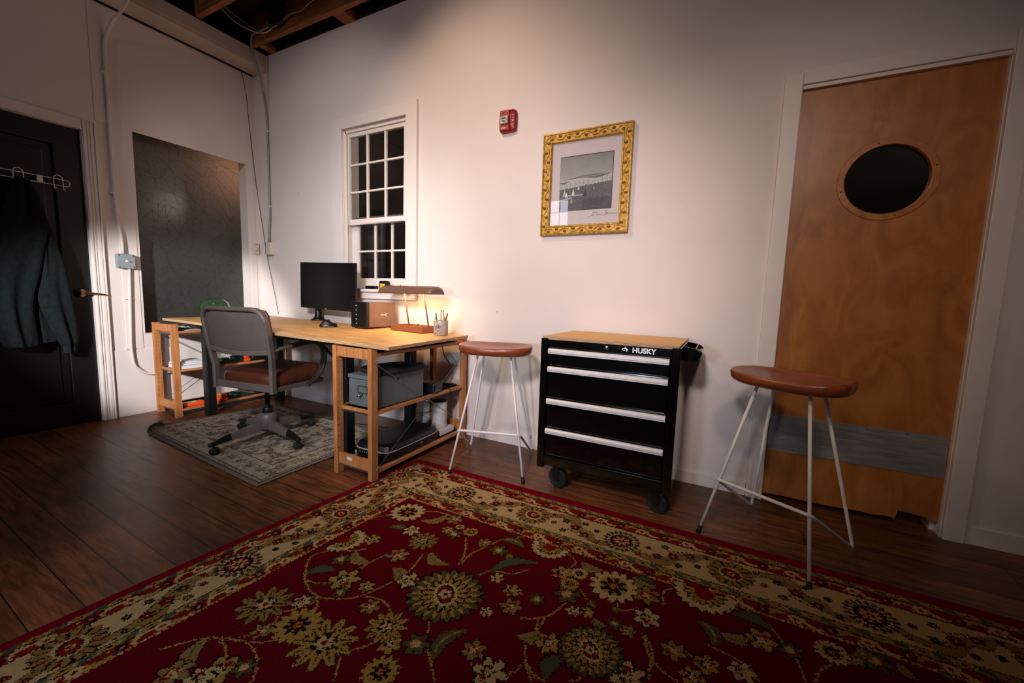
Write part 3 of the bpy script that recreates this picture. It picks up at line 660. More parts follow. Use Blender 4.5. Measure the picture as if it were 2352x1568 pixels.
LEAVES = [(0.536,0.559,0.603,0.455),(0.457,0.666,0.531,0.649),(0.481,0.869,0.586,0.889),(0.441,1.047,0.511,0.985),(0.734,0.721,0.839,0.746),(0.92,0.497,1.031,0.499),(1.001,0.571,1.081,0.6),(1.002,0.699,1.125,0.562),(0.745,0.912,0.681,0.862),(1.075,1.103,1.095,0.966),(1.242,0.913,1.29,0.861),(1.373,0.999,1.39,0.909),(1.272,0.468,1.356,0.476),(1.456,0.665,1.473,0.64),(1.411,0.73,1.455,0.739),(1.469,0.458,1.539,0.463),(0.876,0.537,0.88,0.585),(1.399,0.676,1.373,0.65),(0.466,1.377,0.547,1.446),(1.8,0.47,1.911,0.487),(1.773,0.589,1.849,0.548),(1.708,0.56,1.762,0.642),(1.465,0.458,1.55,0.469),(2.162,0.437,2.195,0.461),(2.231,0.439,2.262,0.488),(2.32,0.421,2.347,0.442)]
for i, (a, b_, c, d) in enumerate(LEAVES): leafp(a, b_, c, d, .02 if math.hypot(c-a, d-b_) > .07 else .014, C[('cream', 'olive', 'tan', 'green')[i % 4]] if i % 4 else C['tan'], (.22, -.2)[i % 2])
def bud(u, v, R, k):
    a = k*1.7
    c1, c2 = [('gold', 'dark'), ('olive', 'gold'), ('tan', 'rust'), ('cream', 'brown')][k % 4]
    petals(u, v, R*1.12, 6, R*.36, C['dark'], .1, a); petals(u, v, R, 6, R*.27, C[c1], .1, a); cv.disc(u-R*.1, v, R*.42, C[c2]); petals(u, v, R*.42, 4, R*.11, C['cream'], .1, a); cv.disc(u+.5*R*math.cos(a), v+.5*R*math.sin(a), R*.2, C['rust'])
for k, (u, v, R) in enumerate([(0.466,0.775,0.037),(0.475,0.929,0.035),(0.637,0.797,0.042),(0.556,0.64,0.037),(0.584,0.999,0.054),(0.629,1.052,0.026),(0.766,1.048,0.034),(0.781,0.89,0.039),(0.68,0.987,0.029),(0.955,0.569,0.038),(0.875,0.551,0.028),(1.041,0.715,0.026),(1.121,0.745,0.031),(1.215,0.741,0.028),(1.159,0.814,0.036),(1.102,0.876,0.021),(1.232,0.566,0.04),(1.293,0.664,0.044),(1.534,0.529,0.046),(1.344,0.728,0.024),(1.384,0.712,0.024),(1.478,0.712,0.024),(1.52,0.722,0.024),(1.559,0.635,0.043),(0.936,1.125,0.034),(1.002,1.086,0.04),(1.156,1.02,0.036),(1.237,1.058,0.048),(1.332,0.886,0.04),(0.73,0.567,0.033),(0.654,0.471,0.038),(1.552,0.879,0.044),(0.684,0.555,0.026),(0.569,1.13,0.026),(0.575,1.28,0.031),(0.56,1.143,0.029),(0.616,1.415,0.048),(0.663,1.377,0.03),(0.525,1.479,0.044),(0.598,1.452,0.036),(1.882,0.548,0.045),(1.96,0.548,0.033),(1.656,0.727,0.036),(1.836,0.705,0.036),(1.747,0.73,0.035),(2.174,0.466,0.041),(2.121,0.49,0.027),(1.564,0.882,0.05),(1.718,0.792,0.034)]): bud(u, v, R, k)
for k, (u, v, R) in enumerate([(0.472,1.211,0.1),(0.77,1.217,0.112),(0.653,0.674,0.072),(0.876,1.082,0.077),(2.147,0.453,0.028)]):
    R *= .82
    petals(u, v, R*1.06, 11, R*.2, C['brown'], .1, k); petals(u, v, R, 11, R*.15, C['gold'] if k % 2 else C['tan'], .1, k); petals(u, v, R*.85, 11, R*.03, C['brown'], .3, k)
    petals(u, v, R*.42, 6, R*.12, C['dark'], .1); petals(u, v, R*.3, 5, R*.1, C['cream'], .1); cv.disc(u, v, R*.1, C['rust'])
for k, (u, v, R) in enumerate([(0.429,0.531,0.092),(0.779,0.517,0.037),(1.419,0.54,0.098),(0.984,1.205,0.06),(1.288,0.537,0.037),(1.28,0.609,0.039),(2.066,0.494,0.054),(0.643,1.213,0.081),(0.715,0.507,0.022)]):
    R *= .86
    petals(u, v, R*1.03, 14, R*.2, C['brown'], .4); petals(u, v, R, 14, R*.16, C['cream'] if k % 2 == 0 else C['gold'], .4); cv.disc(u, v, R*.6, C['gold']); petals(u, v, R*.58, 8, R*.11, C['dark'], .25); cv.disc(u, v, R*.22, C['rust']); petals(u, v, R*.2, 5, R*.05, C['gold'], .2)
for k, (u, v, R) in enumerate([(1.122,0.438,0.078),(0.374,0.832,0.082),(1.707,0.407,0.103)]):
    for n_, w_, c_, tp, rr0 in ((11, .2, 'dark', 1.04, .45), (11, .15, 'cream', 1, .45), (9, .12, 'dark', .7, .3), (9, .07, 'gold', .66, .3)):
        for j in range(n_):
            a = (PI*j/(n_-1)) if k != 1 else (-PI/2+PI*j/(n_-1)); m = (rr0+tp)/2*R; cv.disc(u+m*math.cos(a), v+m*math.sin(a), (tp-rr0)/2*R*1.08, C[c_], R*w_, a)
    cv.disc(u, v+(.1*R if k != 1 else 0), R*.3, C['rust'])
for k, (u, v, R) in enumerate([(0.937,0.877,0.14),(1.447,0.849,0.102)]):
    R *= .93
    ax = .85
    petals(u, v, R*1.02, 22, R*.15, C['dark'], .45); petals(u, v, R*.98, 22, R*.1, C['olive'], .5); petals(u, v, R*.86, 22, R*.055, C['gold'], .5, .1); petals(u, v, R*.66, 16, R*.1, C['dark'], .35); petals(u, v, R*.6, 16, R*.06, C['gold'], .4)
    cv.disc(u, v, R*.44, C['cream'], R*.3, ax); cv.disc(u, v, R*.36, C['dark'], R*.23, ax); cv.disc(u, v, R*.3, C['rust'], R*.18, ax); petals(u, v, R*.18, 5, R*.07, C['cream'], .1); cv.disc(u, v, R*.06, C['dark'])
# threads: break up every outline a little
rs = np.random.RandomState(4); jj = rs.randint(-1, 2, cv.a.shape[:2]); ii = rs.randint(-1, 2, cv.a.shape[:2])
J, I = np.meshgrid(np.arange(cv.nu), np.arange(cv.nv)); msk = rs.rand(*cv.a.shape[:2]) < .5
cv.a = np.where(msk[..., None], cv.a[np.clip(I+ii, 0, cv.nv-1), np.clip(J+jj, 0, cv.nu-1)], cv.a)
cv.a *= (1+.16*(rs.rand(*cv.a.shape[:2], 1)-.5)).astype(np.float32)
h = (rs.rand(cv.nv+1, cv.nu+1)-.5)*.0012
def rugpos(u, v):
    e = np.minimum(np.minimum(u, v), np.minimum(RW-u, RH-v)); z = .0125-.0085*np.exp(-e/.006)+h*(e > .003)
    z = np.where(e < 1e-6, .0005, z)
    return 2.559+u-.073*v, -.575-v, z
rug = cv.mesh('rug', M['rug'], rugpos); tag(rug, 'large crimson floral rug with wide beige border on the floorboards', 'rug'); rug.data.polygons.foreach_set('use_smooth', np.ones(len(rug.data.polygons), bool))

# ------------------------------------------------------------------ faded mat under the chair
cm = {k: np.array(lin(h)[:3]) for k, h in dict(g='#8a7a6d', l='#aa9987', d='#463a32', k='#241d1a', m='#6d5e52', e='#75675b').items()}
cv = Canvas(1.56, .97, .0045, cm['g']); rs = np.random.RandomState(9)
def fnoise(sh, cell, rs_):
    a = rs_.rand(sh[0]//cell+3, sh[1]//cell+3); y = np.arange(sh[0])/cell; x = np.arange(sh[1])/cell; yi, xi = y.astype(int), x.astype(int); fy = (y-yi)[:, None]; fx = (x-xi)[None]
    fy = fy*fy*(3-2*fy); fx = fx*fx*(3-2*fx)
    return (a[yi][:, xi]*(1-fy)*(1-fx)+a[yi+1][:, xi]*fy*(1-fx)+a[yi][:, xi+1]*(1-fy)*fx+a[yi+1][:, xi+1]*fy*fx)
sh = cv.a.shape[:2]; n1 = fnoise(sh, 5, rs)*.5+fnoise(sh, 11, rs)*.3+fnoise(sh, 2, rs)*.35
U, V = np.meshgrid(cv.U, cv.V); D = np.minimum(np.minimum(U, 1.56-U), np.minimum(V, .97-V))
cv.a[:] = cm['m']; cv.a[n1 > .56] = cm['l']; cv.a[n1 < .46] = cm['d']; cv.a = cv.a*.75+cm['g'].astype(np.float32)*.25
bm_ = (D > .055) & (D < .185); cv.a[bm_] = cv.a[bm_]*.4+cm['l']*.6
t = .0
def mband(a, b, c): cv.a[(D >= a) & (D < b)] = c
for t in np.arange(.12, 1.5, .105):
    for vv in (.12, .85):
        for k in range(7): a = 2*PI*k/7; cv.disc(t+.028*math.cos(a), vv+.022*math.sin(a), .011, cm['d'], .007, a)
        cv.disc(t, vv, .014, cm['m']); cv.disc(t+.052, vv+.02, .013, cm['d'], .006, .6)
for t in np.arange(.2, .85, .105):
    for uu in (.12, 1.44):
        for k in range(7): a = 2*PI*k/7; cv.disc(uu+.022*math.cos(a), t+.028*math.sin(a), .011, cm['d'], .007, a)
        cv.disc(uu, t, .014, cm['m'])
fr = (n1 > .6) & (D > .06); cv.a[fr] = cv.a[fr]*.6+cm['l']*.4
mband(0, .022, cm['e']); mband(.022, .028, cm['k']); mband(.028, .05, cm['m']); sp = (D > .03) & (D < .048) & (rs.rand(*sh) < .4); cv.a[sp] = cm['l']; mband(.05, .054, cm['k'])
mband(.183, .19, cm['k']); mband(.205, .208, cm['d'])
cv.a = cv.a*1.15+cm['g'].astype(np.float32)*.18
cv.a *= (1+.2*(rs.rand(*sh, 1)-.5)).astype(np.float32)
QL, QN, QR, QB = (.475, -1.215), (2.08, -1.307), (2.07, -.300), (.625, -.262)
def matpos(u, v):
    a = u/1.56; b_ = v/.97    # v: from the front edge (L-N) to the back edge (B-R)
    x = (1-a)*(1-b_)*QL[0]+a*(1-b_)*QN[0]+a*b_*QR[0]+(1-a)*b_*QB[0]; y = (1-a)*(1-b_)*QL[1]+a*(1-b_)*QN[1]+a*b_*QR[1]+(1-a)*b_*QB[1]
    d = np.maximum(0, .13-(u+v)*.75); ang = d/.028; r = .028
    cx = np.where(d > 0, (d-r*np.sin(np.minimum(ang, 3.6)))/math.sqrt(2)/.9, 0); z = .005+np.where(d > 0, r*(1-np.cos(np.minimum(ang, 3.6))), 0)
    return x+cx, y+cx, z
mt_ = cv.mesh('rug', M['mat'], matpos); tag(mt_, 'small faded grey patterned mat with a curled corner under the swivel chair', 'rug')
mt_.data.polygons.foreach_set('use_smooth', np.ones(len(mt_.data.polygons), bool)); md = mt_.modifiers.new('thickness', 'SOLIDIFY'); md.thickness = .004; md.offset = -1
# ------------------------------------------------------------------ pine shelving units
SH_T = .018
def shelving(x0, x1, y0, y1, hgt, tops, brace_x, label, screws=True):
    cx, cy = (x0+x1)/2, (y0+y1)/2
    t = thing('shelving_unit', label, 'shelving unit', (cx, cy, 0)); L = (cx, cy, 0)
    def part(mb, nm, mt, par=t, bevel=0, base=L):
        o = mb.build(nm, mt, None, bevel, loc=base if par is t else None); 
        o.parent = par
        if par is t: o.location = (0, 0, 0)
        return o
    def lb(a, b_, c, d, e, f): return (a-cx, b_-cx, c-cy, d-cy, e, f)
    pw, pd = .03, .044
    for px in (x0, x1-pw):
        for py in (y0, y1-pd):
            inner = px+pw if px == x0 else px
            hm = MB().box(*lb(px, px+pw, py, py+pd, 0, hgt))
            for k in range(20):
                for q in (.010, .034):
                    hm.lathe((inner-cx, py-cy+q, .05+k*.034), [(.0026, -.0004), (.0026, .0004)], 8, 'x', sm=False, mi=1)
            hm.build('post', [M['pine'], M['ink']], t)
    for py in (y0+.008, y1-.028):
        for z in (hgt-.062, .062): 
            zt = hgt-.005 if z > .3 else z+.062
            MB().box(*lb(x0+pw, x1-pw, py, py+.02, z, zt)).build('rail', M['pine'], t, bevel=.002)
    for z in tops:
        s_ = MB().box(*lb(x0+.002, x1-.002, y0+pd+.001, y1-pd-.001, z-SH_T, z)).box(*lb(x0+pw+.001, x1-pw-.001, y0+.030, y1-.030, z-SH_T, z)).build('shelf', M['pine_y'], t, bevel=.002)
        for py in (y0+.031, y1-.036): MB().box(*lb(x0+pw+.002, x1-pw-.002, py, py+.005, z-SH_T-.009, z-SH_T-.001)).build('shelf_clip', M['steel'], s_)
    bx = brace_x-cx
    br = MB()
    for (za, zb) in ((hgt-.078, .104), (.072, hgt-.09)):
        ya, yb = y0+.02-cy, y1-.02-cy; off = .006 if za < .3 else -.0
        br.tube([(bx+off, ya, za), (bx+off, ya+.03, za+(zb-za)*.036), (bx+off, yb-.03, zb-(zb-za)*.036), (bx+off, yb, zb)], .0022, 6)
    br.lathe((bx, 0, hgt/2), [(.006, -.003), (.006, .005)], 14, 'x').build('cross_brace', M['steel'], t)
    return t
SR = shelving(2.262, 2.567, -.965, -.052, .752, (.725, .398, .062), 2.570, 'pine shelving unit below the desk lamp end, holding a grey file box and scanner')
MB().box(2.36-2.4145, 2.40-2.4145, -.9575+.5085, -.9572+.5085, .094, .112).build('sticker', M['paper'], SR)
SL = shelving(.045, .372, -.935, -.02, .757, (.700, .388, .064), .052, 'pine shelving unit under the desk along the frosted window wall')

# ------------------------------------------------------------------ desk
ZR, ZL = .775, .800
def deskz(x): return .800-.0099*(x-.16)
desk = thing('desk', 'long plywood-topped desk on black steel legs along the back wall', 'desk', (1.4, -.5, 0)); DLc = (1.4, -.5, 0)
def dbuild(mb, nm, mt, par=None, bevel=0):
    o = mb.build(nm, mt, None, bevel, loc=DLc); o.parent = par or desk; o.location = (0, 0, 0); return o
c4 = [(.205, -.925), (2.692, -.967), (2.632, -.135), (.19, -.075)]
mb = MB().hexa([(x, y, deskz(x)-.019) for x, y in c4]+[(x, y, deskz(x)) for x, y in c4], 1, 0)
dbuild(mb, 'tabletop', [M['ply'], M['plyedge']], bevel=.0015)
ap = MB()
def bar(a, b_, w, h_, zo=.0195):
    (xa, ya), (xb, yb) = a, b_; dx, dy = xb-xa, yb-ya; L = math.hypot(dx, dy); nx, ny_ = -dy/L*w/2, dx/L*w/2
    q = [(xa-nx, ya-ny_), (xb-nx, yb-ny_), (xb+nx, yb+ny_), (xa+nx, ya+ny_)]
    return [(x, y, deskz(x)-zo-h_) for x, y in q]+[(x, y, deskz(x)-zo) for x, y in q]
ap.hexa(bar((.48, -.80), (2.20, -.80), .03, .042)).hexa(bar((.48, -.13), (2.20, -.13), .03, .042)).hexa(bar((.50, -.80), (.50, -.13), .03, .042)).hexa(bar((2.16, -.80), (2.16, -.13), .03, .042))
dbuild(ap, 'apron', M['blackmetal'], bevel=.002)
for x, y in ((.512, -.755), (.512, -.165), (2.13, -.755), (2.13, -.165)):
    lg = dbuild(MB().box(x-.033, x+.033, y-.033, y+.033, .012, deskz(x)-.062), 'leg', M['blackmetal'], bevel=.006)
    dbuild(MB().box(x-.030, x+.030, y-.030, y+.030, 0, .0125), 'foot', M['rubber'], lg, bevel=.003)
for x0_, x1_, y_ in ((.545, .77, -.76), (2.10, 1.89, -.76)):
    dbuild(MB().tube([(x0_, y_, .58), (x1_, y_, deskz(x1_)-.066)], .009, 8), 'brace', M['blackmetal'])
dbuild(MB().box(2.097, 2.163, -.73, -.19, .655, .735), 'end_panel', M['blackmetal'], bevel=.002)

# ------------------------------------------------------------------ bar stools
def seat_mesh():
    L, Dp, T = .222, .168, .054; n = 56; rows = []
    def outline(k, a):
        e = 2.7; c, s_ = math.cos(a), math.sin(a); r_ = (abs(c)**e+abs(s_)**e)**(-1/e)
        x = L*r_*c; y = Dp*r_*s_; x *= 1-.10*(y/Dp)            # a little narrower at the back
        return x*k, y*k
    for k, z in ((.70, -T), (.86, -T+.002), (.94, -T+.010), (.985, -T+.022), (1.0, -.014), (.995, -.006), (.97, -.001), (.93, .0), (.86, -.004), (.72, -.011), (.5, -.016), (.25, -.018), (.02, -.0185)):
        ring_ = []
        for i in range(n):
            a = 2*PI*i/n; x, y = outline(k, a); lift = .010*(abs(x)/L)**2*(1 if z > -.02 else .3)-(.006*(y < 0)*(abs(y)/Dp)**2 if z > -.02 else 0)
            ring_.append((x, y, z+lift))
        rows.append(ring_)
    m_ = MB().grid(rows, closed=True); m_.add(rows[0], [tuple(range(n))[::-1]]); m_.add(rows[-1], [tuple(range(n))]); return m_
def make_stool(label, loc, rz, hz=.752):
    t = thing('bar_stool', label, 'bar stool', loc, rz, 'wooden bar stools')
    st = seat_mesh(); st.v = [(x, y, z+hz) for x, y, z in st.v]; st.build('seat', M['seatwood'], t)
    zb = hz-.057; r = .0072
    top = {(-1, -1): (-.10, -.075), (1, -1): (.10, -.075), (-1, 1): (-.095, .075), (1, 1): (.095, .075)}
    ft = {(-1, -1): (-.222, -.235), (1, -1): (.222, -.235), (-1, 1): (-.215, .232), (1, 1): (.215, .232)}
    def at(k, z): (a, b_), (c, d) = top[k], ft[k]; f = 1-z/zb; return (a+(c-a)*f, b_+(d-b_)*f, z)
    MB().box(-.115, .115, -.085, -.065, zb, zb+.005).box(-.11, .11, .065, .085, zb, zb+.005).box(-.108, -.09, -.08, .08, zb, zb+.005).box(.09, .108, -.08, .08, zb, zb+.005).build('seat_bracket', M['white_metal'], t)
    for sx in (-1, 1):
        lg = MB().tube([at((sx, -1), zb+.001), at((sx, -1), .03)], r, 12).build('leg', M['white_metal'], t)
        a, b_ = at((sx, -1), .034), at((sx, -1), 0.0); MB().tube([a, b_], [.0092, .0105], 12).build('rubber_tip', M['rubber'], lg)
    zf = .262; fl, frr = at((-1, -1), zf), at((1, -1), zf); o_ = .0145
    bl, br_ = at((-1, 1), .009), at((1, 1), .009)
    path = [at((-1, 1), zb+.001), bl, (fl[0]-.006, fl[1]-.004, zf), (fl[0]+.0, fl[1]-o_, zf), (frr[0], frr[1]-o_, zf), (frr[0]+.006, frr[1]-.004, zf), br_, at((1, 1), zb+.001)]
    path = [path[0], bl, (fl[0]-.012, fl[1]-o_*.9, zf+.001), (frr[0]+.012, frr[1]-o_*.9, zf+.001), br_, path[-1]]
    MB().tube(fillet(path, .03, 6), r, 12).build('rear_legs_and_footrest', M['white_metal'], t)
    return t
make_stool('wooden-seated white-legged bar stool between the shelving unit and black tool chest', (2.997, -.365, 0), math.radians(18), .757)
make_stool('wooden-seated white-legged bar stool in front of the birch door', (4.500, -.447, .0), math.radians(-29), .757)

# ------------------------------------------------------------------ tool chest
tc = thing('tool_chest', 'black four-drawer rolling tool chest with light wooden top', 'tool chest', (3.71, -.275, 0)); TL = (3.71, -.275, 0)
def tb(mb, nm, mt, par=None, bevel=0):
    o = mb.build(nm, mt, None, bevel, loc=TL); o.parent = par or tc; o.location = (0, 0, 0); return o
cx0, cx1, cy0, cy1, cz0, cz1 = 3.362, 4.060, -.530, -.022, .125, .842
tb(MB().box(cx0, cx1, cy0+.022, cy1, cz0+.02, cz1-.012).box(cx0, cx0+.040, cy0, cy0+.024, cz0, cz1).box(cx1-.040, cx1, cy0, cy0+.024, cz0, cz1).box(cx0+.04, cx1-.04, cy0, cy0+.024, .792, cz1-.006)
   .box(cx0+.04, cx1-.04, cy0, cy0+.024, cz0+.018, .196).box(cx0, cx1, cy0+.02, cy1, cz1-.014, cz1), 'cabinet', M['gloss'], bevel=.004)
tb(MB().hexa([(cx0+.012, cy0+.006, cz1-.008), (cx1-.012, cy0+.006, cz1-.008), (cx1-.004, cy1-.004, cz1-.008), (cx0+.004, cy1-.004, cz1-.008), (cx0+.006, cy0+.002, cz1+.010), (cx1-.006, cy0+.002, cz1+.010), (cx1-.004, cy1-.004, cz1+.010), (cx0+.004, cy1-.004, cz1+.010)], 1, 0), 'worktop', [M['worktop'], M['plyedge']], bevel=.001)
for za, zb in ((.697, .790), (.522, .693), (.357, .518), (.200, .353)):
    dr = tb(MB().box(cx0+.044, cx1-.044, cy0+.006, cy0+.03, za, zb), 'drawer', M['gloss'], bevel=.004)
    h0 = zb-.030; prof = [(cy0+.006, zb-.001), (cy0-.006, zb-.001), (cy0-.013, zb-.008), (cy0-.013, h0+.009), (cy0-.010, h0+.007), (cy0-.010, h0+.001), (cy0-.006, h0), (cy0+.006, h0)]
    tb(MB().prism([(cx0+.046, a, b_) for a, b_ in prof], (cx1-cx0-.092, 0, 0)), 'handle', M['alu'], dr, bevel=.001)
    tb(MB().box(cx0+.052, cx1-.052, cy0+.000, cy0+.007, za+.002, za+.009), 'drawer_lip', M['gloss'], dr, bevel=.003)
lk = tb(MB().lathe((3.716, 0, .816), [(.0001, cy0-.004), (.009, cy0-.004), (.011, cy0-.002), (.011, cy0+.002)], 20, 'y'), 'lock', M['chrome'])
tb(MB().box(3.715, 3.717, cy0-.0046, cy0-.0038, .812, .820), 'keyhole', M['ink'], lk)
# raised lettering and the dog emblem
text_mesh('lettering', 'HUSKY', .034, M['alu'], tc, (3.842-TL[0], cy0-.0008-TL[1], .8050), (PI/2, 0, 0), .0008, .0014, spacing=1.02)
ex, ez, k_ = 3.806, .8175, .00105
dog = [(-14, 0), (-8, 5), (-2, 6), (2, 13), (6, 7), (12, 2), (16, -2), (12, -7), (8, -12), (7, -5), (3, 0), (-2, 1), (-6, 2), (-11, 0), (-6, -4), (2, -6), (2, -8), (-8, -6)]
tb(MB().prism([(ex+a*k_, cy0-.0016, ez+b_*k_) for a, b_ in dog], (0, .0012, 0)), 'emblem', M['alu'])
# push bar at the side
pb = MB()
for y in (-.40, -.12): pb.prism([(cx1-.001, y-.012, .842), (cx1+.058, y-.012, .832), (cx1+.078, y-.012, .815), (cx1+.07, y-.012, .778), (cx1+.05, y-.012, .765), (cx1-.001, y-.012, .775)], (0, .006, 0))
pb.box(cx1-.001, cx1+.05, -.41, -.12, .775, .779).box(cx1+.052, cx1+.056, -.412, -.114, .782, .836)
pb = tb(pb, 'side_handle', M['gloss'], bevel=.001)
tb(MB().tube([(cx1+.064, -.415, .803), (cx1+.064, -.11, .803)], .016, 16), 'grip', M['gloss'], pb)
tb(MB().box(cx0-.006, cx0, -.50, -.44, .765, .82), 'bracket', M['blackmetal'], bevel=.002)
for x, y in ((3.468, -.455), (4.000, -.455), (3.43, -.10), (3.99, -.10)):
    R_ = .058; a = .019; L_ = (x, y, 0)
    Tc = Matrix.Translation((x, y, R_)) @ Matrix.Rotation(math.radians(72 if x < 3.7 else 62), 4, 'Z')
    cs_ = tb(MB().lathe((0, 0, 0), [(R_-.016, -a+.004), (R_-.014, -a), (R_-.004, -a), (R_, -a+.005), (R_, a-.005), (R_-.004, a), (R_-.014, a), (R_-.016, a-.004)], 36, 'x', T=Tc).lathe((0, 0, 0), [(.016, -a-.001), (.016, a+.001)], 20, 'x', T=Tc), 'caster', M['rubber'])
    fk = MB().box(-a-.006, -a-.002, -.018, .026, -.012, cz0+.012-R_, T=Tc).box(a+.002, a+.006, -.018, .026, -.012, cz0+.012-R_, T=Tc).box(-.034, .034, -.03, .04, cz0+.010-R_, cz0+.019-R_, T=Tc).lathe((0, 0, 0), [(.008, -a-.008), (.008, a+.008)], 12, 'x', T=Tc)
    tb(fk, 'fork', M['blackmetal'], cs_, bevel=.001)

# ------------------------------------------------------------------ swivel armchair
ch = thing('swivel_chair', 'old taupe steel swivel armchair with brown leather seat at the desk', 'chair', (1.433, -.842, .006), math.radians(9))
W = .250
g = M['chairgrey']
# uprights and back hoop as one bent bar, leaning back above the kink
def bk(x, z):   # y of the back plane at height z
    return -.168-(max(0, z-.535))*.16
hoop = []
for x, z in [(-W, .385), (-W, .535), (-W-.012, .62), (-W-.016, .80)]: hoop.append((x, z))
R_ = .085
for k in range(1, 8): a = PI-PI/2*k/8; hoop.append((-W-.016+R_+R_*math.cos(a), .835+R_*math.sin(a)))
for k in range(0, 8): a = PI/2-PI/2*k/8; hoop.append((W+.016-R_+R_*math.cos(a), .835+R_*math.sin(a)))
for x, z in [(W+.016, .80), (W+.012, .62), (W, .535), (W, .385)]: hoop.append((x, z))
pts = [(x, bk(x, z)-.012*math.cos(x/W*PI/2)*(z > .6), z) for x, z in hoop]
fr_ = MB().strip(pts, [Vector((x, 0, (z-.70) if z > .8 else 0)) if z > .6 else Vector((x, 0, 0)) for x, z in hoop], .021, .013)
fr_.strip([(-W+.004, bk(0, .645)-.006, .652), (-W/2, bk(0, .645)-.020, .640), (0, bk(0, .645)-.026, .636), (W/2, bk(0, .645)-.020, .640), (W-.004, bk(0, .645)-.006, .652)], Vector((0, 1, 0)), .016, .008)
fr_.build('back_frame', g, ch)
pr = []
n = 40
def rrect(hw, z0, z1, r, k, yo):
    o_ = []; cz = (z0+z1)/2; hh = (z1-z0)/2
    for i in range(n):
        a = 2*PI*i/n; e = 9; c, s_ = math.cos(a), math.sin(a); q = (abs(c)**e+abs(s_)**e)**(-1/e); x = hw*q*c*k; z = cz+hh*q*s_*k
        o_.append((x, bk(x, z)+yo-.014*math.cos(min(1, abs(x)/W)*PI/2), z))
    return o_
bp_ = MB(); rows = [rrect(W+.001, .650, .900, .05, k, yo) for k, yo in ((.02, -.004), (.6, -.004), (.93, -.003), (.985, .0), (1, .004))]
bp_.grid(rows, closed=True); bp_.add(rows[0], [tuple(range(n))]); bp_.build('back_panel', g, ch)
bl = MB(); rows = [rrect(W+.026, .652, .926, .05, k, yo) for k, yo in ((.96, .010), (1.0, .014), (1.0, .024), (.97, .034), (.85, .042), (.5, .05), (.02, .052))]
bl.grid(rows, closed=True); bl.add(rows[0], [tuple(range(n))[::-1]]); bl.build('back_cushion', M['leather'], ch)
# seat frame and cushion
sf = MB().box(-W+.012, W-.012, -.172, -.158, .388, .435).box(-W-.002, -W+.010, -.15, .255, .388, .418).box(W-.010, W+.002, -.15, .255, .388, .418).box(-W, W, .245, .255, .390, .418).box(-W, W, -.16, .25, .388, .396)
sf.box(-.07, .07, -.16, .10, .366, .390).build('seat_frame', g, ch, bevel=.003)
rows = []; n2 = 48
def srect(hx, y0_, y1_, k, z, e=6):
    o_ = []; cy_ = (y0_+y1_)/2; hy = (y1_-y0_)/2
    for i in range(n2):
        a = 2*PI*i/n2; c, s_ = math.cos(a), math.sin(a); q = (abs(c)**e+abs(s_)**e)**(-1/e); o_.append((hx*q*c*k, cy_+hy*q*s_*k, z+.012*((cy_+hy*q*s_*k)/.25)))
    return o_
for k, z in ((.95, .408), (1.0, .415), (1.03, .44), (1.03, .47), (1.01, .490), (.965, .502), (.85, .507), (.5, .510), (.02, .511)): rows.append(srect(W-.008, -.155, .29, k, z))
MB().grid(rows, closed=True).build('seat_cushion', M['leather'], ch)
# arms
for sx in (-1, 1):
    x = sx*(W+.002)
    p = catmull([(x, -.185, .655), (x+sx*.006, -.10, .672), (x+sx*.010, .06, .690), (x+sx*.010, .155, .690), (x+sx*.010, .222, .668), (x+sx*.010, .255, .605), (x+sx*.010, .235, .505), (x+sx*.008, .18, .435), (x+sx*.004, .10, .392)], 5)
    nr = []
    for i in range(len(p)):
        tg = (p[min(i+1, len(p)-1)]-p[max(i-1, 0)]).normalized(); nr.append(tg.cross(Vector((1, 0, 0))))
    am = MB().strip(p, nr, .020, .008).build('armrest', g, ch)
    MB().strip(p[7:], nr[7:], .023, .0125).build('arm_pad', M['armpad'], am)
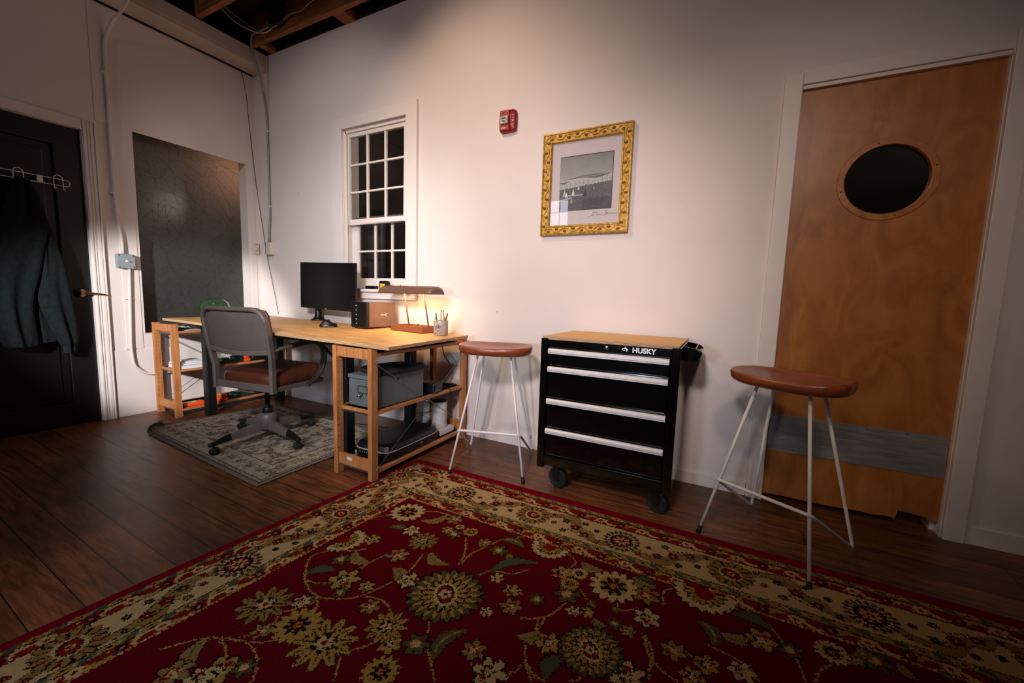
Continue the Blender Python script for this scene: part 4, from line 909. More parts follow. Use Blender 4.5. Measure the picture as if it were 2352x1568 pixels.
# column, hub, star base
MB().lathe((0, 0, 0), [(.016, .215), (.016, .37), (.05, .372), (.05, .388)], 20).build('column', M['black'], ch)
MB().lathe((0, 0, 0), [(.030, .188), (.034, .195), (.034, .222), (.030, .232), (.018, .236), (.017, .25)], 24).build('collar', M['black'], ch)
MB().lathe((0, 0, 0), [(.040, .075), (.056, .085), (.058, .155), (.055, .182), (.040, .192), (.03, .193)], 28).build('hub', g, ch)
c9, s9 = math.cos(-math.radians(9)), math.sin(-math.radians(9))
for (wx, wy) in ((1.446, -1.194), (1.775, -.862), (1.084, -.830), (1.426, -.505)):
    dx, dy = wx-1.433, wy+.842; lx, ly = c9*dx-s9*dy, s9*dx+c9*dy; L = math.hypot(lx, ly); T = Matrix.Rotation(math.atan2(ly, lx), 4, 'Z')
    def seg(a, za, wa, ta, b_, zb, wb, tb_):
        v = [(a, -wa, za-ta), (a, wa, za-ta), (b_, wb, zb-tb_), (b_, -wb, zb-tb_), (a, -wa*.6, za), (a, wa*.6, za), (b_, wb*.6, zb), (b_, -wb*.6, zb)]
        return [T @ Vector(q) for q in v]
    lg = MB(); v = seg(.03, .148, .028, .068, L-.09, .106, .020, .040); lg.add(v, [(0, 3, 2, 1), (4, 5, 6, 7), (0, 1, 5, 4), (1, 2, 6, 5), (2, 3, 7, 6), (3, 0, 4, 7)])
    lo_ = lg.build('base_leg', g, ch, bevel=.005)
    cp = MB(); v = seg(L-.10, .113, .021, .042, L+.030, .082, .016, .024); cp.add(v, [(0, 3, 2, 1), (4, 5, 6, 7), (0, 1, 5, 4), (1, 2, 6, 5), (2, 3, 7, 6), (3, 0, 4, 7)]); cp.build('end_cap', M['black'], lo_, bevel=.006)
    a = 1.1*(L+wx); Tc = Matrix.Translation((lx, ly, .026)) @ Matrix.Rotation(a, 4, 'Z')
    wh = MB()
    for o1 in (-.012, .012): wh.lathe((0, 0, 0), [(.010, o1-.007), (.022, o1-.007), (.025, o1-.004), (.025, o1+.004), (.022, o1+.007), (.010, o1+.007)], 20, 'x', T=Tc)
    cst = wh.build('caster', M['rubber'], ch)
    MB().tube([Tc @ Vector((0, 0, 0)), Tc @ Vector((0, .008, .03)), Vector((lx, ly, .066))], .006, 10).lathe((0, 0, 0), [(.012, -.0035), (.019, -.002), (.019, .002), (.012, .0035)], 16, 'x', T=Tc).build('fork', M['chrome'], cst)
# ------------------------------------------------------------------ things on the desk
# monitor
mx, my = 1.17, -.16
mo = thing('monitor', 'wide black computer monitor standing near the wall on the desk', 'monitor', (mx, my, deskz(mx-.26)+.0005))
Tm = Matrix.Rotation(math.radians(1.2), 4, 'Y')
z0 = deskz(mx)
def mb_(box, nm, mt, par=None, bevel=.002):
    v = MB().box(*box); v.v = [tuple(Tm @ Vector(q)) for q in v.v]; return v.build(nm, mt, par or mo, bevel)
xa, xb, za, zb = -.333, .362, .105, .505
pan = mb_((xa, xb, .005, .022, za, zb), 'housing', M['black'], bevel=.004)
mb_((xa+.004, xb-.004, .0035, .0055, za+.020, zb-.004), 'screen', M['screen'], pan, 0)
mb_((-.22, .13, .02, .055, .20, .40), 'back_bulge', M['black'], pan, .01)
text_mesh('logo', 'ASUS', .011, M['alu'], pan, (-.010, .0045, .109), (PI/2, 0, 0))
MB().lathe((-.20, .085, 0), [(.060, .0), (.066, .006), (.045, .016), (.034, .035), (.029, .05), (.027, .20), (.025, .30)], 28).build('stand', M['black'], mo)
MB().box(-.215, -.185, .05, .085, .25, .32).build('arm', M['black'], mo, bevel=.004)
MB().box(-.15, -.075, .06, .115, .0, .008).build('clamp', M['black'], mo, bevel=.002)
# mouse
mpos = (1.585, -.455); rows = []
ms = thing('computer_mouse', 'black sculpted computer mouse on the desk in front of the monitor', 'mouse', (mpos[0], mpos[1], deskz(mpos[0])+.0005), math.radians(62))
rows = []
for k, z in ((1, 0), (1.03, .006), (1, .014), (.93, .024), (.8, .033), (.6, .040), (.35, .044), (.05, .045)):
    rows.append([(.062*k*math.cos(a)+(.008 if z > .02 else 0), .040*k*math.sin(a)*(1+.12*math.cos(a)), z*(1-.28*math.cos(a)*(z > .01))) for a in [2*PI*i/28 for i in range(28)]])
mm_ = MB().grid(rows, closed=True); mm_.add(rows[0], [tuple(range(28))[::-1]]); mm_.build('body', M['black'], ms)
MB().lathe((-.0, 0, .036), [(.008, -.003), (.008, .003)], 14, 'y').build('wheel', M['steel'], ms)
MB().box(-.045, .03, -.042, -.0405, .004, .008).build('trim_strip', M['bronze2'], ms)
# drive enclosure
nx0, nx1, ny0, ny1 = 1.735, 1.895, -.375, -.075; nz = deskz(1.735)+.0005
na = thing('drive_enclosure', 'boxy copper-sided drive enclosure with black front beside the monitor', 'drive enclosure', (1.815, -.225, nz)); 
def nb(mb, nm, mt, par=None, bevel=0): 
    o = mb.build(nm, mt, None, bevel, loc=(1.815, -.225, 0)); o.parent = par or na; o.location = (0, 0, 0 if par else -nz); return o
nb(MB().box(nx0, nx1, ny0+.028, ny1, nz+.010, nz+.198), 'housing', M['nascopper'], bevel=.006)
fp = nb(MB().box(nx0-.001, nx1+.001, ny0, ny0+.0275, nz+.009, nz+.199), 'front_panel', M['black'], bevel=.004)
for k in range(5): nb(MB().lathe((nx0+.055, 0, nz+.038+k*.033), [(.0001, ny0-.001), (.0042, ny0-.001), (.0042, ny0+.001)], 10, 'y'), 'status_light', M['alu'], fp)
nb(MB().box(nx0+.066, nx0+.07, ny0-.0008, ny0+.0005, nz+.015, nz+.193), 'groove', M['ink'], fp)
for x in (nx0+.02, nx1-.02):
    for y in (ny0+.03, ny1-.03): nb(MB().lathe((x, y, nz), [(.009, .0), (.009, .0105)], 12), 'foot', M['rubber'])
xx = nx1+.0006; lg = MB()
lg.box(nx1, xx, -.235, -.185, nz+.100, nz+.106).prism([(nx1, -.19, nz+.101), (nx1, -.172, nz+.117), (nx1, -.168, nz+.113), (nx1, -.182, nz+.1)], (.0006, 0, 0)).prism([(nx1, -.19, nz+.105), (nx1, -.168, nz+.091), (nx1, -.170, nz+.087), (nx1, -.194, nz+.101)], (.0006, 0, 0))
nb(lg, 'emblem', M['alu'])
# desk lamp
lx, ly = 2.20, -.20; lz = deskz(lx-.17)+.0005
la = thing('desk_lamp', 'bronze desk lamp with long trough shade and tray base, switched on', 'desk lamp', (lx, ly, lz), math.radians(-5))
t_ = .004; bw, bd = .16, .085
tr = MB().box(-bw, bw, -bd, bd, 0, .018).box(-bw, bw, -bd, -bd+t_, .018, .042).box(-bw, bw, bd-t_, bd, .018, .042).box(-bw, -bw+t_, -bd, bd, .018, .042).box(bw-t_, bw, -bd, bd, .018, .042)
tr.build('base_tray', M['bronze2'], la, bevel=.0015)
sw = MB().lathe((.035, .0, .018), [(.009, 0), (.009, .006), (.004, .010), (.004, .03), (.006, .034), (.003, .038)], 14).build('switch', M['brass'], la)
for sx in (-.075, .125): MB().tube([(sx, .02, .018), (sx-.020, -.012, .278)], .0055, 12).build('support_rod', M['bronze2'], la)
prof = [(-.078, .272), (-.074, .290), (-.052, .318), (-.02, .330), (.03, .330), (.058, .318), (.078, .290), (.080, .276)]
shd = MB(); xs = [(-.285, .62, .0), (-.278, .86, .004), (-.262, .97, 0), (-.24, 1, 0), (.2, 1, 0), (.235, .98, 0), (.252, .88, 0), (.262, .62, 0)]
rows = []
for x, k, _ in xs:
    rows.append([(x, y*(1-(1-k)*.4), .272+(z-.272)*k) for y, z in prof])
sh_o = shd.grid(rows); rows0, rows1 = rows[0], rows[-1]
shd.add(rows0, [tuple(range(len(prof)))]); shd.add(rows1, [tuple(range(len(prof)))[::-1]])
so = shd.build('lamp_shade', M['bronze'], la); so.location = (-.02, -.015, 0); md = so.modifiers.new('thickness', 'SOLIDIFY'); md.thickness = .0025; md.offset = -1
MB().tube([(-.20, -.005, .300), (.18, -.005, .300)], .010, 14).build('lamp_tube', M['tube'], la)
for xh in (-.065, .115): MB().box(xh-.01, xh+.01, -.03, .03, .280, .292).build('tube_holder', M['bronze2'], la)
# pencil cup and what stands in it
px_, py_ = 2.488, -.262; pz_ = deskz(px_-.05)+.0005
cp = thing('pencil_cup', 'speckled ceramic cup with dark motif, holding pencils by the lamp', 'cup', (px_, py_, pz_))
MB().lathe((0, 0, 0), [(.046, 0), (.050, .003), (.0505, .098), (.049, .102), (.046, .100), (.045, .008), (.0001, .008)], 32).build('cup', M['ceramic'], cp)
mk = MB(); r2 = random.Random(5)
def oncyl(a, z, r=.0508): return (r*math.cos(a), r*math.sin(a), z)
for k in range(15):
    a0 = -1.05-.28+r2.gauss(0, .22); zz = .062+r2.gauss(0, .014); pts_ = [oncyl(a0+.10*math.cos(2.1*j+k), zz+.008*math.sin(2.1*j+k)) for j in range(4)]
    mk.tube(pts_, .0009, 5)
for j in range(5): mk.tube([oncyl(-1.8+j*.11, .010), oncyl(-1.8+j*.11+.04, .017), oncyl(-1.8+j*.11+.07, .010)], .0006, 4)
mk.build('motif', M['ink'], cp, fixn=False)
MB().tube([oncyl(-.55+.25*math.sin(k/9*PI), .01+k*.0095) for k in range(10)], .0014, 6).build('raised_line', M['paper2'], cp)
def stick(nm, label, cat, mt, dx, dy, tx, ty, ln_, r, tipm=None):
    a = Vector((px_+dx, py_+dy, pz_+.0095)); b_ = a+Vector((tx, ty, ln_)); o = MB().tube([a, b_], r, 8).build(nm, mt, None, loc=tuple(a)); tag(o, label, cat, 'pens and pencils in the cup')
    if tipm: MB().tube([b_-a, (b_-a)*1.04], [r*1.15, r*.8], 8).build('tip', tipm, o)
stick('pencil', 'orange pencil standing upright in the cup, nearest the yellow one', 'pencil', M['orange'], .004, .012, .002, .010, .155, .0036, M['ink'])
stick('pencil', 'brown wooden pencil standing beside the orange one in the cup', 'pencil', M['bronze2'], -.010, .014, -.006, .008, .157, .0036, M['ink'])
stick('pen', 'yellow pen leaning outward in the cup', 'pen', M['yellow'], .006, -.008, .030, .0, .125, .0042)
stick('marker', 'thick grey-brown marker leaning out highest over the cup rim', 'marker', M['bronze'], .012, .004, .032, .012, .142, .0058)
stick('pen', 'dark pen leaning toward the lamp in the cup', 'pen', M['black'], -.012, -.008, -.028, .002, .140, .0042)
stick('scissors', 'dark-handled scissors tilted toward the lamp in the cup', 'scissors', M['bronze'], -.006, -.018, -.020, -.006, .118, .0065)
stick('pen', 'short blue-capped pen between the pencils and the yellow pen', 'pen', plain('blue_plastic', '#2d3658', .4), .016, .014, .004, .004, .118, .0034)
# green glass jug by the frosted window
gz = deskz(.30); gj = thing('glass_jug', 'round green glass jug on the desk by the frosted window, behind the swivel chair', 'jug', (.33, -.60, gz))
MB().lathe((0, 0, 0), [(.0001, .001), (.05, .001), (.085, .02), (.108, .06), (.112, .09), (.100, .130), (.070, .158), (.035, .170), (.022, .172), (.022, .166), (.036, .163), (.068, .151), (.094, .125), (.105, .09), (.101, .06), (.08, .025), (.05, .006), (.0001, .006)], 40).build('body', M['gglass'], gj)
# leaning wire along the corner
wr = catmull([(.010, -.119, 3.087), (.012, -.086, 2.907), (.014, -.067, 2.609), (.022, -.030, 2.102), (.077, -.022, 1.76), (.147, -.02, 1.397), (.236, -.02, 1.076), (.306, -.022, .82)], 6)
o = MB().tube(wr, .0022, 6).build('cable', M['black']); tag(o, 'thin black cable slanting down the room corner from beam to desk', 'cable')
# things on the window sill
zs = 1.0855
o = MB().box(1.535, 1.645, -.052, -.010, zs, zs+.026).build('power_adapter', M['black'], bevel=.003); tag(o, 'flat black power adapter lying on the window sill', 'adapter')
o = MB().tube(catmull([(1.36, -.045, zs+.002), (1.44, -.048, zs+.002), (1.50, -.035, zs+.004), (1.534, -.032, zs+.012)], 5), .0022, 6).build('cable', M['black']); tag(o, 'short black cable lying on the window sill beside the adapter', 'cable')
tm_ = thing('tape_measure', 'black and yellow tape measure on the window sill behind the lamp', 'tape measure', (1.735, -.030, zs))
MB().prism([(-.045, -.018, 0), (.04, -.018, 0), (.045, -.018, .02), (.042, -.018, .058), (.03, -.018, .068), (-.04, -.018, .068), (-.045, -.018, .062)], (0, .036, 0)).build('case', M['black'], tm_, bevel=.003)
MB().box(-.032, .02, -.0192, -.0178, .012, .046).build('face', M['yellow'], tm_)
cd = thing('paper_card', 'small printed card with a red mark propped on the window sill', 'card', (1.905, -.005, zs))
cc_ = MB().box(-.045, .045, -.0006, .0006, 0, .060).build('card', M['paper'], cd); 
MB().tube([(-.043, -.0008, .002), (.043, -.0008, .002), (.043, -.0008, .058), (-.043, -.0008, .058)], .0006, 4, closed=True).build('border', M['ink'], cd)
MB().lathe((-.022, 0, .03), [(.0001, -.001), (.009, -.001), (.009, 0)], 12, 'y').box(-.030, -.014, -.001, 0, .01, .03).build('red_mark', M['red'], cd)
MB().tube([(.0, -.0008, .04), (.018, -.0008, .02), (.035, -.0008, .045)], .0014, 5).build('scribble', M['ink'], cd)
o = MB().box(1.945, 1.957, -.012, -.004, zs, zs+.085).build('clip', M['paper'], bevel=.002); tag(o, 'narrow white plastic clip upright at the window sill end', 'clip')

# ------------------------------------------------------------------ right shelving contents
fb = thing('file_box', 'grey steel card file drawer box with brass pull on the middle shelf', 'file box', (2.42, -.695, .3985))
MB().box(-.108, .108, -.198, .205, 0, .182).build('case', M['greybox'], fb, bevel=.003)
dr = MB().box(-.103, .103, -.205, -.197, .006, .158).build('drawer_front', M['greybox'], fb, bevel=.002)
MB().box(-.109, .109, -.207, .206, .163, .185).build('lid', M['greybox'], fb, bevel=.002)
lb_ = MB().box(-.030, .050, -.209, -.205, .082, .087).box(-.030, .050, -.209, -.205, .122, .127).box(-.030, -.025, -.209, -.205, .087, .122).box(.045, .050, -.209, -.205, .087, .122).build('label_holder', M['steel'], dr)
MB().tube([(.008, -.205, .078), (.006, -.222, .074), (-.002, -.232, .066)], [.005, .005, .007], 12).build('pull', M['nickel'], dr)
# laptop sleeve on top
sl = thing('laptop_sleeve', 'black padded laptop sleeve lying on the grey file box', 'laptop sleeve', (2.434, -.66, .5845), math.radians(0))
rows = []
def sre(hx, hy, k, z, e=5):
    o_ = []
    for i in range(40):
        a = 2*PI*i/40; c, s_ = math.cos(a), math.sin(a); q = (abs(c)**e+abs(s_)**e)**(-1/e); o_.append((hx*q*c*k, hy*q*s_*k, z+.004*math.sin(2.2*a)*(z > .01)))
    return o_
for k, z in ((.97, 0), (.995, .004), (1, .012), (.99, .019), (.96, .024), (.8, .028), (.4, .030), (.02, .030)): rows.append(sre(.130, .185, k, z))
s1 = MB().grid(rows, closed=True); s1.add(rows[0], [tuple(range(40))[::-1]]); s1.build('sleeve', M['cloth'] if False else plain('black_neoprene', '#131110', .8, bump=.05), sl)
MB().tube([(.130*math.copysign(abs(math.cos(a))**.4, math.cos(a))*1.003, .185*math.copysign(abs(math.sin(a))**.4, math.sin(a))*1.003, .013) for a in [2*PI*i/48 for i in range(48)]], .0016, 6, closed=True).build('zipper', M['black'], sl)
for (a, b_) in ((.131, -.10), (.131, .165)): MB().tube([(a, b_, .014), (a+.006, b_-.004, -.01), (a+.006, b_-.006, -.03)], [.002, .003, .004], 8).build('zipper_pull', M['black'], sl)
# router box, charging cables
rt = thing('router', 'small black box with rounded corners behind the file box on the middle shelf', 'router', (2.50, -.375, .3985), math.radians(6))
MB().box(-.060, .060, -.055, .055, 0, .070).build('body', M['black'], rt, bevel=.012, seg=3)
MB().box(.0605, .0609, -.03, .02, .015, .018).build('light_bar', M['greyplastic'], rt)
o = MB().tube(catmull([(2.39, -.12, .74), (2.41, -.12, .62), (2.47, -.13, .55), (2.44, -.14, .45), (2.36, -.2, .405), (2.42, -.26, .404), (2.50, -.16, .403), (2.53, -.12, .403), (2.47, -.09, .403), (2.40, -.14, .404)], 6), .003, 8).build('cable', M['black']); tag(o, 'black cord hanging by the back post and looping on the middle shelf', 'cable')
o = MB().tube(catmull([(2.54, -.33, .43), (2.572, -.30, .425), (2.590, -.27, .40), (2.594, -.262, .35), (2.594, -.262, .30)], 5), [.0025]*20+[.005], 8) if False else MB().tube(catmull([(2.54, -.33, .43), (2.566, -.30, .427), (2.583, -.27, .40), (2.585, -.262, .35), (2.585, -.262, .29)], 5), .003, 8)
o = o.build('cable', M['black']); tag(o, 'black cord from the router draping over the middle shelf edge', 'cable')
# scanner on the bottom shelf
sc_ = thing('scanner', 'black flatbed scanner with silver line on the bottom shelf', 'scanner', (2.405, -.575, .0625), math.radians(1))
def scr(k, kx, z, e=7):
    o_ = []
    for i in range(48):
        a = 2*PI*i/48; c, s_ = math.cos(a), math.sin(a); q = (abs(c)**e+abs(s_)**e)**(-1/e); o_.append((.140*q*c*kx, .262*q*s_*k, z-(.020 if False else 0)))
    return o_
rows = [scr(.97, .97, 0), scr(1, 1, .008), scr(1, 1, .052), scr(.99, .99, .056)]
b1 = MB().grid(rows, closed=True, sm=False); b1.add(rows[0], [tuple(range(48))[::-1]]); b1.add(rows[-1], [tuple(range(48))]); b1.build('base', M['black'], sc_)
rows = [scr(.985, .985, .0595), scr(.99, .99, .066), scr(.94, .93, .088), scr(.86, .78, .098), scr(.4, .4, .100), scr(.02, .02, .100)]
b2 = MB().grid(rows, closed=True, sm=False); b2.add(rows[0], [tuple(range(48))[::-1]]); b2.build('lid', M['black'], sc_)
rows = [scr(1.003, 1.003, .055), scr(1.003, 1.003, .060)]
b3 = MB().grid(rows, closed=True, sm=False); b3.add(rows[0], [tuple(range(48))[::-1]]); b3.add(rows[-1], [tuple(range(48))]); b3.build('silver_trim', M['alu'], sc_)
bt = MB()
for k in range(4): bt.lathe((-.075+k*.018, 0, .036), [(.0001, -.2635), (.005, -.2635), (.005, -.260)], 12, 'y')
bt.box(-.055, .0, -.2635, -.2605, .016, .018).build('buttons', M['steel'], sc_)
MB().box(-.115, -.103, -.2632, -.2600, .02, .036).build('badge', M['paper'], sc_)
MB().tube([(.1402, .04, .036), (.1402, .055, .036)], .004, 8).build('logo', M['greyplastic'], sc_)
# white box and white cylinder
wb = B('white_box', (2.375, 2.515, -.285, -.125, .0625, .100), M['paper'], bevel=.002); tag(wb, 'flat white box under the white cylinder on the bottom shelf', 'box')
cy = thing('cylinder_speaker', 'white cylinder with dark top standing on a flat white box', 'speaker', (2.442, -.205, .1005))
MB().lathe((0, 0, 0), [(.052, 0), (.055, .004), (.055, .185), (.053, .190)], 36).build('body', M['cream'] if False else plain('white_plastic', '#cfc6c2', .45), cy)
MB().lathe((0, 0, 0), [(.0535, .190), (.0535, .1925), (.045, .1935), (.0001, .1935)], 36).build('top', M['blackmetal'], cy)
o = MB().tube(catmull([(2.05, -.05, .50), (2.06, -.06, .36), (2.03, -.06, .28), (2.07, -.06, .24), (2.12, -.08, .17), (2.05, -.12, .08), (1.98, -.10, .012), (2.0, -.06, .005)], 6), .003, 8).build('cable', M['black']); tag(o, 'black cord hanging down beside the back desk leg', 'cable')
o = MB().tube(catmull([(2.03, -.04, .42), (2.02, -.045, .30), (2.0, -.05, .20), (2.03, -.06, .13), (2.09, -.05, .10)], 6), .0025, 8).build('cable', M['paper']); tag(o, 'thin white cord hanging beside the back desk leg', 'cable')
o = MB().tube(catmull([(2.39, -.20, .17), (2.34, -.16, .19), (2.29, -.15, .17), (2.22, -.20, .155), (2.18, -.25, .13), (2.15, -.2, .10), (2.1, -.08, .09)], 6), .003, 8).build('cable', M['black']); tag(o, 'black cord running from the white cylinder behind the scanner', 'cable')
o = MB().tube(catmull([(1.0, -.30, .0095), (1.15, -.36, .0095), (1.35, -.33, .0095), (1.62, -.30, .0095), (1.85, -.24, .005), (2.05, -.2, .004), (2.2, -.19, .004)], 6), .003, 6).build('cable', M['black']); tag(o, 'black cord lying across the small mat behind the swivel chair', 'cable')

# ------------------------------------------------------------------ left shelving contents
zt, zm, zl = .7005, .3885, .0645
o = B('paper_envelope', (.14, .34, -.83, -.70, zt, zt+.003), M['paper'], bevel=.0005); tag(o, 'white envelope on the top shelf beneath the desk by the left wall', 'envelope')
o = MB().box(.17, .33, -.79, -.67, zt+.0035, zt+.006).build('paper_sheet', M['paper2'], bevel=.0005); tag(o, 'grey printed sheet lying over the white envelope', 'paper')
r3 = random.Random(2); rows = []
for j in range(9):
    rows.append([(.12+.14*i/9+r3.uniform(-.004, .004), -.855+.10*j/8+r3.uniform(-.004, .004), zt+.011+.018*r3.random()) for i in range(10)])
o = MB().grid(rows, sm=False).build('plastic_bag', M['paper2'])
for v in o.data.vertices:
    pass
md = o.modifiers.new('thickness', 'SOLIDIFY'); md.thickness = .003
tag(o, 'crumpled clear plastic bag on the top shelf by the left wall', 'bag')
def book(x0, x1, y0, y1, z, th, cov, label, rz=0):
    t = thing('book', label, 'book', ((x0+x1)/2, (y0+y1)/2, z), rz, 'books on the middle shelf'); w, d = (x1-x0)/2, (y1-y0)/2
    MB().box(-w+.003, w-.002, -d+.003, d-.003, .0015, th-.0015).build('pages', M['paper'], t)
    MB().box(-w, w, -d, d, 0, .0015).box(-w, w, -d, d, th-.0015, th).box(-w, -w+.002, -d, d, .0015, th-.0015).build('cover', cov, t)
book(.16, .365, -.885, -.63, zm, .030, M['paper2'], 'thick grey book at the bottom of the pile on the left middle shelf')
book(.15, .35, -.875, -.66, zm+.0305, .012, M['paper'], 'thin white book lying second from the bottom of the pile')
book(.16, .335, -.872, -.69, zm+.043, .010, plain('pale_blue_cover', '#b9b9c9', .6), 'thin pale lavender booklet second from the top of the pile')
book(.20, .33, -.84, -.72, zm+.0535, .007, M['paper'], 'small white booklet topmost on the pile', .15)
def tool(nm, x, y, z, rz, body, acc, label, cat, grp, L=.085, W_=.042, H=.032):
    t = thing(nm, label, cat, (x, y, z), rz, grp)
    rows = []
    for k, zz in ((.93, 0), (1, .004), (1, H*.6), (.94, H*.85), (.8, H), (.05, H)):
        rows.append([(L*k*math.copysign(abs(math.cos(a))**.45, math.cos(a)), W_*k*math.copysign(abs(math.sin(a))**.45, math.sin(a)), zz) for a in [2*PI*i/32 for i in range(32)]])
    m_ = MB().grid(rows, closed=True); m_.add(rows[0], [tuple(range(32))[::-1]]); m_.build('body', body, t)
    MB().box(-L*.55, L*.35, -W_*.55, W_*.55, H-.002, H+.0015).build('display', acc, t, bevel=.001)
    return t
tool('test_meter', .300, -.80, zl, 1.45, M['orange'], M['lime'], 'long orange handheld meter nearest the front post on the bottom shelf', 'meter', 'handheld meters', .10, .040, .030)
tool('test_meter', .315, -.605, zl, 1.3, M['orange'], M['lime'], 'thick orange handheld meter behind the desk leg on the bottom shelf, lower of two', 'meter', 'handheld meters', .075, .052, .026)
tool('test_meter', .30, -.60, zl+.028, 1.35, M['orange'], M['lime'], 'orange handheld meter stacked on another beside the desk leg', 'meter', 'handheld meters', .072, .046, .026)
tool('test_meter', .29, -.40, zl, 1.4, M['dgreen'], M['green'], 'dark green handheld meter on the bottom shelf under the chair seat', 'meter', 'handheld meters', .085, .060, .045)
tool('tape_dispenser', .30, -.55, zm, 1.4, M['dgreen'], M['green'], 'flat dark green tool case beside the book pile', 'tool case', None, .09, .048, .030)
tool('clamp', .30, -.555, zm+.033, 1.2, M['dgreen'], M['green'], 'green and black clamp lying on the flat dark tool case', 'clamp', 'green clamps', .06, .022, .018)
tool('clamp', .31, -.43, zm+.0, 1.5, M['dgreen'], M['green'], 'green and black clamp right behind the desk leg on the middle shelf', 'clamp', 'green clamps', .05, .03, .06)
tool('hand_grip', .30, -.36, zm, 1.5, M['orange'], M['ink'], 'orange hand tool on the middle shelf, lower of the pair', 'hand tool', 'orange hand tools', .05, .035, .028)
tool('hand_grip', .30, -.37, zm+.030, 1.4, M['orange'], M['ink'], 'orange hand tool stacked on its twin on the middle shelf', 'hand tool', 'orange hand tools', .05, .032, .028)
tool('battery_drill_case', .28, -.20, zm, 1.5, M['black'], M['green'], 'black tool case with a bright green tab at the far end of the middle shelf', 'tool case', None, .11, .07, .075)

# ------------------------------------------------------------------ picture, alarm
PXc, PZc = 3.391, 1.7765
pc = thing('framed_picture', 'black and white landscape photograph in a carved gold frame', 'picture', (PXc, -.002, PZc), 0)
hw, hh, fw = .2835, .3165, .062
prof = [(0, -.001), (0, -.024), (.003, -.028), (.010, -.030), (.014, -.025), (.048, -.022), (.052, -.026), (.057, -.026), (.0625, -.016), (.0625, -.004)]
loops = []
for d, y in prof: loops.append([(-hw+d, y, -hh+d), (hw-d, y, -hh+d), (hw-d, y, hh-d), (-hw+d, y, hh-d)])
fr = MB().grid(loops, sm=False, closed=True); fr.add(loops[0], [(0, 1, 2, 3)]); fr.build('frame', M['gilt'], pc)
# vine relief along the four rails
vn = MB(); bd_ = MB()
def rail(ax, c, a0, a1, nw):
    pts_ = []
    for i in range(nw*12+1):
        t = i/(nw*12); a = a0+(a1-a0)*t; o_ = .0125*math.sin(t*nw*2*PI/2)
        pts_.append((a, -.0262, c+o_) if ax == 'x' else (c+o_, -.0262, a))
    vn.tube(pts_, .0022, 6)
    for i in range(nw):
        t = (i+.5)/nw; a = a0+(a1-a0)*t; o_ = -.007*(1 if i % 2 == 0 else -1)
        cxp, czp = (a, c+o_) if ax == 'x' else (c+o_, a)
        rows_ = [[(cxp+r_*math.cos(q)*1.25, -.0240-h_, czp+r_*math.sin(q)*.85) for q in [2*PI*k/12 for k in range(12)]] for r_, h_ in ((.0095, 0), (.0085, .004), (.005, .006), (.0004, .0065))]
        bd_.grid(rows_, closed=True)
        for q in (-1, 1):
            b2_ = a+q*.019; cxp, czp = (b2_, c-o_*1.2) if ax == 'x' else (c-o_*1.2, b2_)
            vn.tube([(cxp-.006*q, -.0255, czp-.006), (cxp, -.027, czp), (cxp+.006*q, -.0255, czp+.005)], [.0008, .0024, .0008], 5)
rail('x', hh-.031, -hw+.03, hw-.03, 9); rail('x', -hh+.031, -hw+.03, hw-.03, 9); rail('z', -hw+.031, -hh+.03, hh-.03, 10); rail('z', hw-.031, -hh+.03, hh-.03, 10)
vn.build('carved_vine', M['gilt'], pc, fixn=False); bd_.build('carved_buds', M['gilt_dark'], pc, fixn=False)
B('mount', (-hw+.056, hw-.056, -.008, -.006, -hh+.056, hh-.056), M['mount'], pc)
# the print
pw, ph = .340, .336; pv = Canvas(pw, ph, .0016, (.5, .5, .5)); rs = np.random.RandomState(6); sh = pv.a.shape[:2]; Up, Vp = np.meshgrid(pv.U/pw, pv.V/ph)   # V down from the top
g1 = fnoise(sh, 22, rs)*.6+fnoise(sh, 9, rs)*.4; tone = .24+.10*Vp/.3+.05*(g1-.5)
hor = .44-.07*Up+.0; hill = hor-.035*np.sin(PI*np.clip(Up*1.1-.05, 0, 1)); low = Vp > hill; tone = np.where(low, .17+.03*g1, tone)
water = Vp > hor+.0; tone = np.where(water, .46+.05*g1, tone)
isl = (Vp > hor+.005) & (Vp < hor+.05-.05*np.abs(Up-.72)/.3) & (np.abs(Up-.72) < .3); tone = np.where(isl, .13, tone)
isl2 = (Vp > hor+.03) & (Vp < hor+.075-.075*np.abs(Up-.08)/.2) & (np.abs(Up-.08) < .2); tone = np.where(isl2, .15, tone)
shore = .60-.10*Up+.02*(fnoise(sh, 6, rs)-.5); n3 = rs.rand(*sh); gr = Vp > shore
tone = np.where(gr, .10+.12*fnoise(sh, 2, rs)*(.6+.8*fnoise(sh, 14, rs))-.05*(Vp-.8), tone); tone = np.where(gr & (Vp > .83-.05*Up) & (Up > .45), tone*.62, tone)
tone = np.where(gr, tone*.55*(.55+.9*n3), tone*.82)
pv.a[:] = np.clip(tone, .012, .9)[..., None]*np.array([1.0, .95, .93])
for k in range(12): x = (.04+k*.085)*pw; y = (.585-.10*x/pw)*ph; pv.line([(x, y), (x, y-.028)], .0014, (.06, .05, .05))
pv.line([(0, .56*ph), (pw, .46*ph)], .0012, (.2, .19, .19)); pv.line([(0, .53*ph), (pw, .43*ph)], .001, (.3, .29, .28))
for (a, b_, s_, c_) in ((.10, .66, .024, .4), (.27, .66, .022, .55), (.37, .58, .014, .5), (.50, .68, .026, .03), (.24, .80, .022, .25), (.53, .56, .012, .15), (.93, .60, .026, .1), (.14, .70, .018, .6), (.66, .60, .010, .3)):
    x, y = a*pw, b_*ph; pv.poly([(x-s_*.55, y+s_*.9), (x, y-s_), (x+s_*.5, y+s_*.9)], (c_, c_*.96, c_*.94))
pv.line([(.1*pw, .72*ph), (.45*pw, .72*ph)], .006, (.42, .4, .39)); pv.line([(.0, .80*ph), (.22*pw, .76*ph)], .008, (.38, .36, .35))
